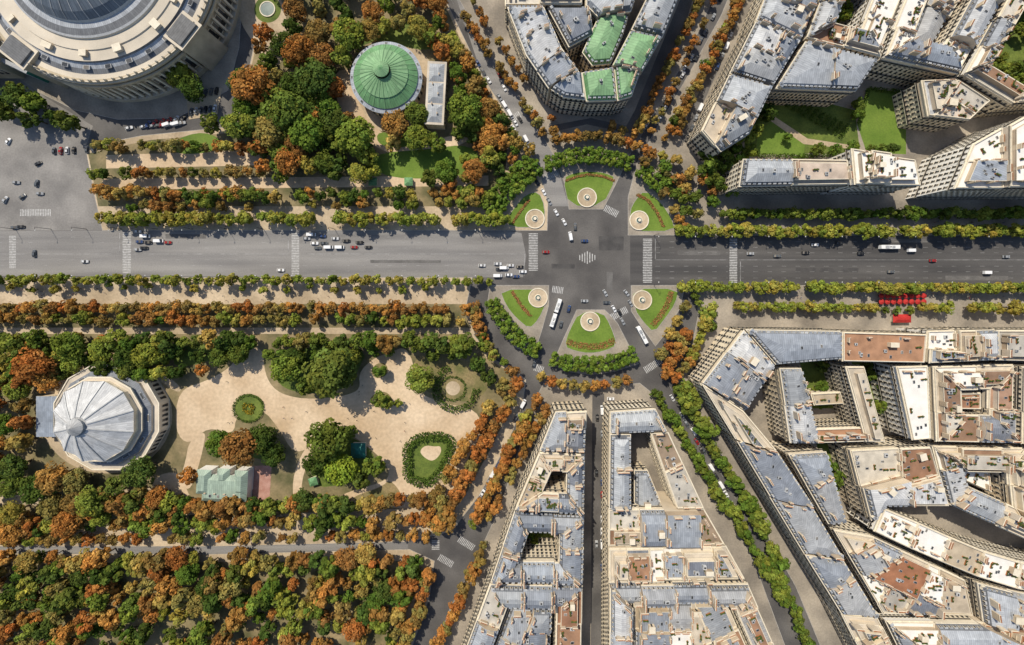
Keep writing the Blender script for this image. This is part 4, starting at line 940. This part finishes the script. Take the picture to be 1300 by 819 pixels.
# ---------------------------------------------------------------- vehicles
def loft(secs,mat,m):
    for a,b in zip(secs,secs[1:]):
        A_=[(a[0],-a[1],a[3]),(a[0],-a[2],a[4]),(a[0],a[2],a[4]),(a[0],a[1],a[3])]; B_=[(b[0],-b[1],b[3]),(b[0],-b[2],b[4]),(b[0],b[2],b[4]),(b[0],b[1],b[3])]
        for i in range(4):
            j=(i+1)%4; m.face([A_[i],B_[i],B_[j],A_[j]],mat)
    for s,rev in ((secs[0],0),(secs[-1],1)):
        f=[(s[0],-s[1],s[3]),(s[0],s[1],s[3]),(s[0],s[2],s[4]),(s[0],-s[2],s[4])]; m.face(f[::-1] if rev else f,mat)
def car_meshes(L=4.4,w=0.9,van=False):
    h=L/2; b=MB()
    if not van:
        loft([(-h,w*.8,w*.75,.45,.75),(-h+.15,w*.97,w*.9,.3,.95),(-h*.45,w,w*.93,.25,.98),(h*.4,w,w*.93,.25,.95),(h-.35,w*.97,w*.86,.28,.78),(h,w*.75,w*.68,.42,.62)],'paintcar',b)
        loft([(-h*.52,w*.72,w*.70,1.40,1.43),(-h*.1,w*.74,w*.72,1.44,1.48),(h*.10,w*.72,w*.70,1.40,1.44)],'paintcar',b)
        g=MB(); loft([(-h*.86,w*.86,w*.72,.94,.97),(-h*.55,w*.90,w*.70,.94,1.40),(h*.10,w*.90,w*.70,.94,1.41),(h*.46,w*.84,w*.74,.92,.96)],'glass',g)
    else:
        loft([(-h,w*.97,w*.9,.35,1.9),(-h+.2,w,w*.92,.3,2.1),(h*.45,w,w*.92,.3,2.1),(h*.6,w,w*.9,.3,1.9)],'paintcar',b); loft([(h*.6,w,w*.95,.3,1.1),(h-.3,w*.97,w*.88,.3,1.0),(h,w*.8,w*.75,.4,.8)],'paintcar',b)
        g=MB(); loft([(h*.6,w*.93,w*.85,1.1,1.85),(h*.8,w*.88,w*.8,1.02,1.1)],'glass',g)
    wh=MB(); n=12
    for i in range(n):
        a=2*math.pi*i/n; c=2*math.pi*(i+1)/n; r=.33
        wh.face([(r*math.cos(a),-.1,r*math.sin(a)),(r*math.cos(c),-.1,r*math.sin(c)),(r*math.cos(c),.1,r*math.sin(c)),(r*math.cos(a),.1,r*math.sin(a))],'rubber')
    wh.face([(.33*math.cos(2*math.pi*i/n),.1,.33*math.sin(2*math.pi*i/n)) for i in range(n)],'metal'); wh.face([(.33*math.cos(2*math.pi*i/n),-.1,.33*math.sin(2*math.pi*i/n)) for i in range(n)][::-1],'metal')
    hl=MB(); hl.box(-.06,.06,-.16,.16,-.07,.07,'lampglass')
    return b.mesh('body'),g.mesh('windshield'),wh.mesh('wheel'),hl.mesh('headlight'),h,w
CAR=car_meshes(4.6,.95); SUV=car_meshes(4.9,1.0); VAN=car_meshes(5.6,1.05,True)
CCOL=[((0.8,0.8,0.8),'white'),((0.8,0.8,0.8),'white'),((0.02,0.02,0.022),'black'),((0.02,0.02,0.022),'black'),((0.4,0.41,0.42),'silver'),((0.1,0.11,0.12),'dark grey'),((0.03,0.06,0.16),'blue'),((0.3,0.31,0.32),'grey'),((0.6,0.6,0.6),'light grey'),((0.02,0.02,0.022),'black'),((0.3,0.02,0.02),'red'),((0.1,0.11,0.12),'dark grey')]
def car(px,py,ang,kind=None,col=None,z=0.0,state='driving on the avenue'):
    t=kind or random.choices(['car','suv','van'],[.7,.2,.1])[0]; ms={'car':CAR,'suv':SUV,'van':VAN}[t]
    c,cn=col or random.choice(CCOL)
    if t=='van' and not col: c,cn=CCOL[0]
    h,w=ms[4],ms[5]; x,y=W(px,py)
    e=add('delivery_van' if t=='van' else 'car',None,(x,y,z+0.01),math.radians(ang)); top(e,f'{cn} {"delivery van" if t=="van" else "car"} {state}','van' if t=='van' else 'car','cars on the avenue' if 'driving' in state else 'cars parked along the kerb')
    o=add('body',ms[0],parent=e); o.color=(*c,1); add('windshield',ms[1],parent=e)
    for sx in (-.62,.62):
        for sy in (-1,1): add('wheel',ms[2],(h*sx,sy*(w-.08),.33),0,e)
    for sy in (-.6,.6): add('headlight',ms[3],(h-.06,sy*w,.6),0,e)
WH=CCOL[0]
for q in [(176,294,0),(186,300,0),(178,307,0),(189,308,0),(203,306,0),(184,315,0),(176,317,0),(214,308,0),(390,303,0),(400,309,0),(412,309,0),(404,315,0),(418,314,0),(432,314,0),(396,298,0),(426,303,0),(440,306,0),(457,308,0),(410,300,0),(450,314,0),(468,314,0),
          (612,337,0),(632,335,0),(634,342,0),(648,337,0),(660,339,0),(664,345,0),(646,349,0),(632,350,0),(655,351,0),(357,343,0),(109,332,0),(45,322,90),(20,289,0),(8,254,60),(30,250,40),(48,233,80),(22,232,0),(52,246,0),(12,180,60),(50,208,30),(28,288,0),
          (952,322,0),(986,325,0),(1022,321,0),(1065,309,0),(1092,322,0),(1156,318,0),(1183,331,0),(1276,326,0),(1034,311,0),(1130,345,0),(730,288,90),(706,270,-60),(716,282,-60),(693,320,0),(742,382,0),(768,372,-60),(770,384,0),(779,392,-60),(786,397,-60),(790,408,-60),(795,372,-50),(800,385,-60),(742,306,0),(712,412,75),(722,392,75),
          (690,244,-60),(697,256,-60),(682,232,-60),(663,178,-58),(652,163,-58),(660,152,-58),(640,112,-62),(634,96,-62),(618,66,-62),(594,24,-62),(604,44,-62),(878,62,62),(895,42,62),(884,74,62),(868,88,62),(842,132,60),(915,-2,62),(820,160,60),(905,22,62),
          (685,440,70),(678,462,70),(655,530,60),(664,512,60),(626,600,58),(602,645,58),(640,570,60),(840,478,-58),(870,536,-60),(880,548,-60),(893,572,-60),(930,640,-60),(775,506,0),(758,530,90),(757,600,90),(757,690,90),(470,692,0),(210,698,0),(608,660,58),(618,618,58)]:
    car(*q)
car(724,300,100,'van',WH); car(1252,346,0,'van',WH); car(640,340,0,'van',WH)
def parkrow(x0,y0,x1,y1,n,ang,skip=.2,z=0.0):
    for i in range(n):
        if random.random()<skip: continue
        t=i/(n-1); car(x0+(x1-x0)*t,y0+(y1-y0)*t,ang+U(-3,3),state='parked along the kerb',z=z)
parkrow(70,192,120,190,7,90,.1); parkrow(165,163,232,157,12,15,.15); parkrow(180,160,234,150,7,60,.15); parkrow(242,120,276,116,6,80,.1,.14); parkrow(244,142,274,138,6,80,.1,.14)
parkrow(600,70,668,178,11,-60,.4); parkrow(838,150,900,30,12,62,.4,.124); parkrow(872,176,938,20,13,66,.3,.124); parkrow(652,555,606,637,8,58,.3)
parkrow(853,505,940,660,15,-60,.3); parkrow(764,520,764,720,14,90,.3,.124)
def bus_meshes(L):
    h=L/2; b=MB(); loft([(-h,1.1,1.05,.5,2.8),(-h+.15,1.25,1.18,.35,3.0),(h-.3,1.25,1.18,.35,3.0),(h,1.1,1.0,.45,2.7)],'paintcar',b)
    g=MB(); 
    for s in (-1,1): g.face([(-h+.6,s*1.262,1.3),(h-.7,s*1.262,1.3),(h-.7,s*1.235,2.4),(-h+.6,s*1.235,2.4)],'glass')
    g.face([(h+.01,-1,1.2),(h+.01,1,1.2),(h+.01,.98,2.5),(h+.01,-.98,2.5)],'glass')
    r=MB(); r.box(-h*.6,-h*.2,-.8,.8,3.0,3.3,'metal'); r.box(h*.1,h*.4,-.7,.7,3.0,3.25,'metal'); r.box(-h*.1,h*.02,-.4,.4,3.0,3.12,'glass'); return b.mesh('body'),g.mesh('window'),r.mesh('roof_unit')
BM={12:bus_meshes(12.0),8.8:bus_meshes(8.8)}
def bus(px,py,ang,arts=False):
    e=add('bus',None,(*W(px,py),0.01),math.radians(ang)); top(e,'long white articulated city bus crossing the roundabout' if arts else 'white city bus driving on the road','bus')
    for off,L in (((4.8,8.8),(-4.8,8.8)) if arts else ((0,12),)):
        for nme,mm in zip(('body','window','roof_unit'),BM[L]):
            o=add(nme,mm,(off,0,0),0,e); o.color=(0.8,0.8,0.78,1)
        for sx in (-.6,.6):
            for sy in (-1,1): add('wheel',CAR[2],(off+sx*L/2,sy*1.15,.45),0,e,scale=(1.4,1.4,1.4))
    if arts:
        m=MB(); m.box(-.5,.5,-1.1,1.1,.5,2.8,'rubber'); add('bellows',m.mesh('bellows'),parent=e)
bus(705,397,72,True); bus(814,425,-62); bus(1126,314,0)
# ---------------------------------------------------------------- people
def person_mesh():
    J=[((0,0,.95),.13),((0,0,1.15),.13),((0,0,1.38),.15),((0,0,1.5),.06),((0.02,0,1.62),.10),((0.02,0,1.72),.085),
       ((.0,.2,1.4),.055),((-.08,.24,1.12),.045),((.05,.25,.86),.035),((.0,-.2,1.4),.055),((.08,-.24,1.12),.045),((.2,-.25,.9),.035),
       ((.02,.1,.88),.09),((.14,.1,.5),.065),((.16,.1,.08),.045),((.28,.1,.04),.035),((.0,-.1,.88),.09),((-.06,-.1,.5),.065),((-.22,-.1,.1),.045),((-.1,-.1,.04),.035)]
    Ed=[(0,1),(1,2),(2,3),(3,4),(4,5),(2,6),(6,7),(7,8),(2,9),(9,10),(10,11),(0,12),(12,13),(13,14),(14,15),(0,16),(16,17),(17,18),(18,19)]
    me=bpy.data.meshes.new('p'); me.from_pydata([j[0] for j in J],Ed,[]); o=bpy.data.objects.new('p',me); COL.objects.link(o)
    o.modifiers.new('s','SKIN')
    for i,j in enumerate(J): me.skin_vertices[0].data[i].radius=(j[1],j[1])
    me.skin_vertices[0].data[0].use_root=True
    ss=o.modifiers.new('u','SUBSURF'); ss.levels=1
    dg=bpy.context.evaluated_depsgraph_get(); r=bpy.data.meshes.new_from_object(o.evaluated_get(dg)); bpy.data.objects.remove(o)
    r.materials.clear()
    for k in ('tint','trouser','skin','iron'): r.materials.append(M[k])
    for p in r.polygons:
        z=p.center.z; a=abs(p.center.y); p.material_index=3 if z>1.7 else 2 if z>1.5 or (a>.2 and z<1.0) else (0 if z>.95 or a>.2 else 1)
    return r
PMESH=person_mesh()
PC=[((.6,.6,.58),'white'),((.4,.05,.05),'red'),((.03,.03,.04),'black'),((.05,.1,.3),'blue'),((.4,.33,.2),'beige')]
def person(px,py):
    c,n=random.choice(PC); o=add('person',PMESH,(*W(px,py),0.14),U(0,6.28)); o.color=(*c,1); top(o,f'person walking in {n} top and dark trousers','person','people strolling on the promenade')
for i in range(60): person(U(10,590),U(366,383))
for i in range(30): person(U(150,640),U(284,291))
for i in range(34):
    for _ in range(20):
        x,y=U(240,600),U(450,635)
        if inpoly(x,y,main): person(x,y); break
for i in range(34): person(U(880,1290),U(372,382) if random.random()<.6 else U(280,286))
# ---------------------------------------------------------------- light, world, camera
az=math.radians(120); el=math.radians(48)
sd=(math.cos(az)*math.cos(el),math.sin(az)*math.cos(el),math.sin(el))
l=bpy.data.lights.new('sun','SUN'); l.energy=5.0; l.angle=math.radians(0.5); l.color=(1,0.92,0.78)
lo=bpy.data.objects.new('sun',l); lo.rotation_euler=Vector(sd).to_track_quat('Z','Y').to_euler(); COL.objects.link(lo)
w=bpy.data.worlds.new('World'); scene.world=w; w.use_nodes=True; nt=w.node_tree
sky=nt.nodes.new('ShaderNodeTexSky'); sky.sky_type='NISHITA'; sky.sun_disc=False; sky.sun_elevation=el; sky.sun_rotation=math.radians(90)-az
bg=nt.nodes['Background']; bg.inputs[1].default_value=0.13; nt.links.new(sky.outputs[0],bg.inputs[0])
scene.view_settings.view_transform='Standard'; scene.view_settings.look='None'; scene.view_settings.exposure=0
cd=bpy.data.cameras.new('camera'); co=bpy.data.objects.new('camera',cd); COL.objects.link(co)
co.location=(0,0,H); co.rotation_euler=(0,0,0); cd.sensor_width=36; cd.lens=36*(H/S)/1300.0; cd.shift_y=-44.5/1300; cd.clip_end=6000; cd.clip_start=1
scene.camera=co
print('lots',len(LOTS),'total',len(bpy.data.objects),time.time()-T0)
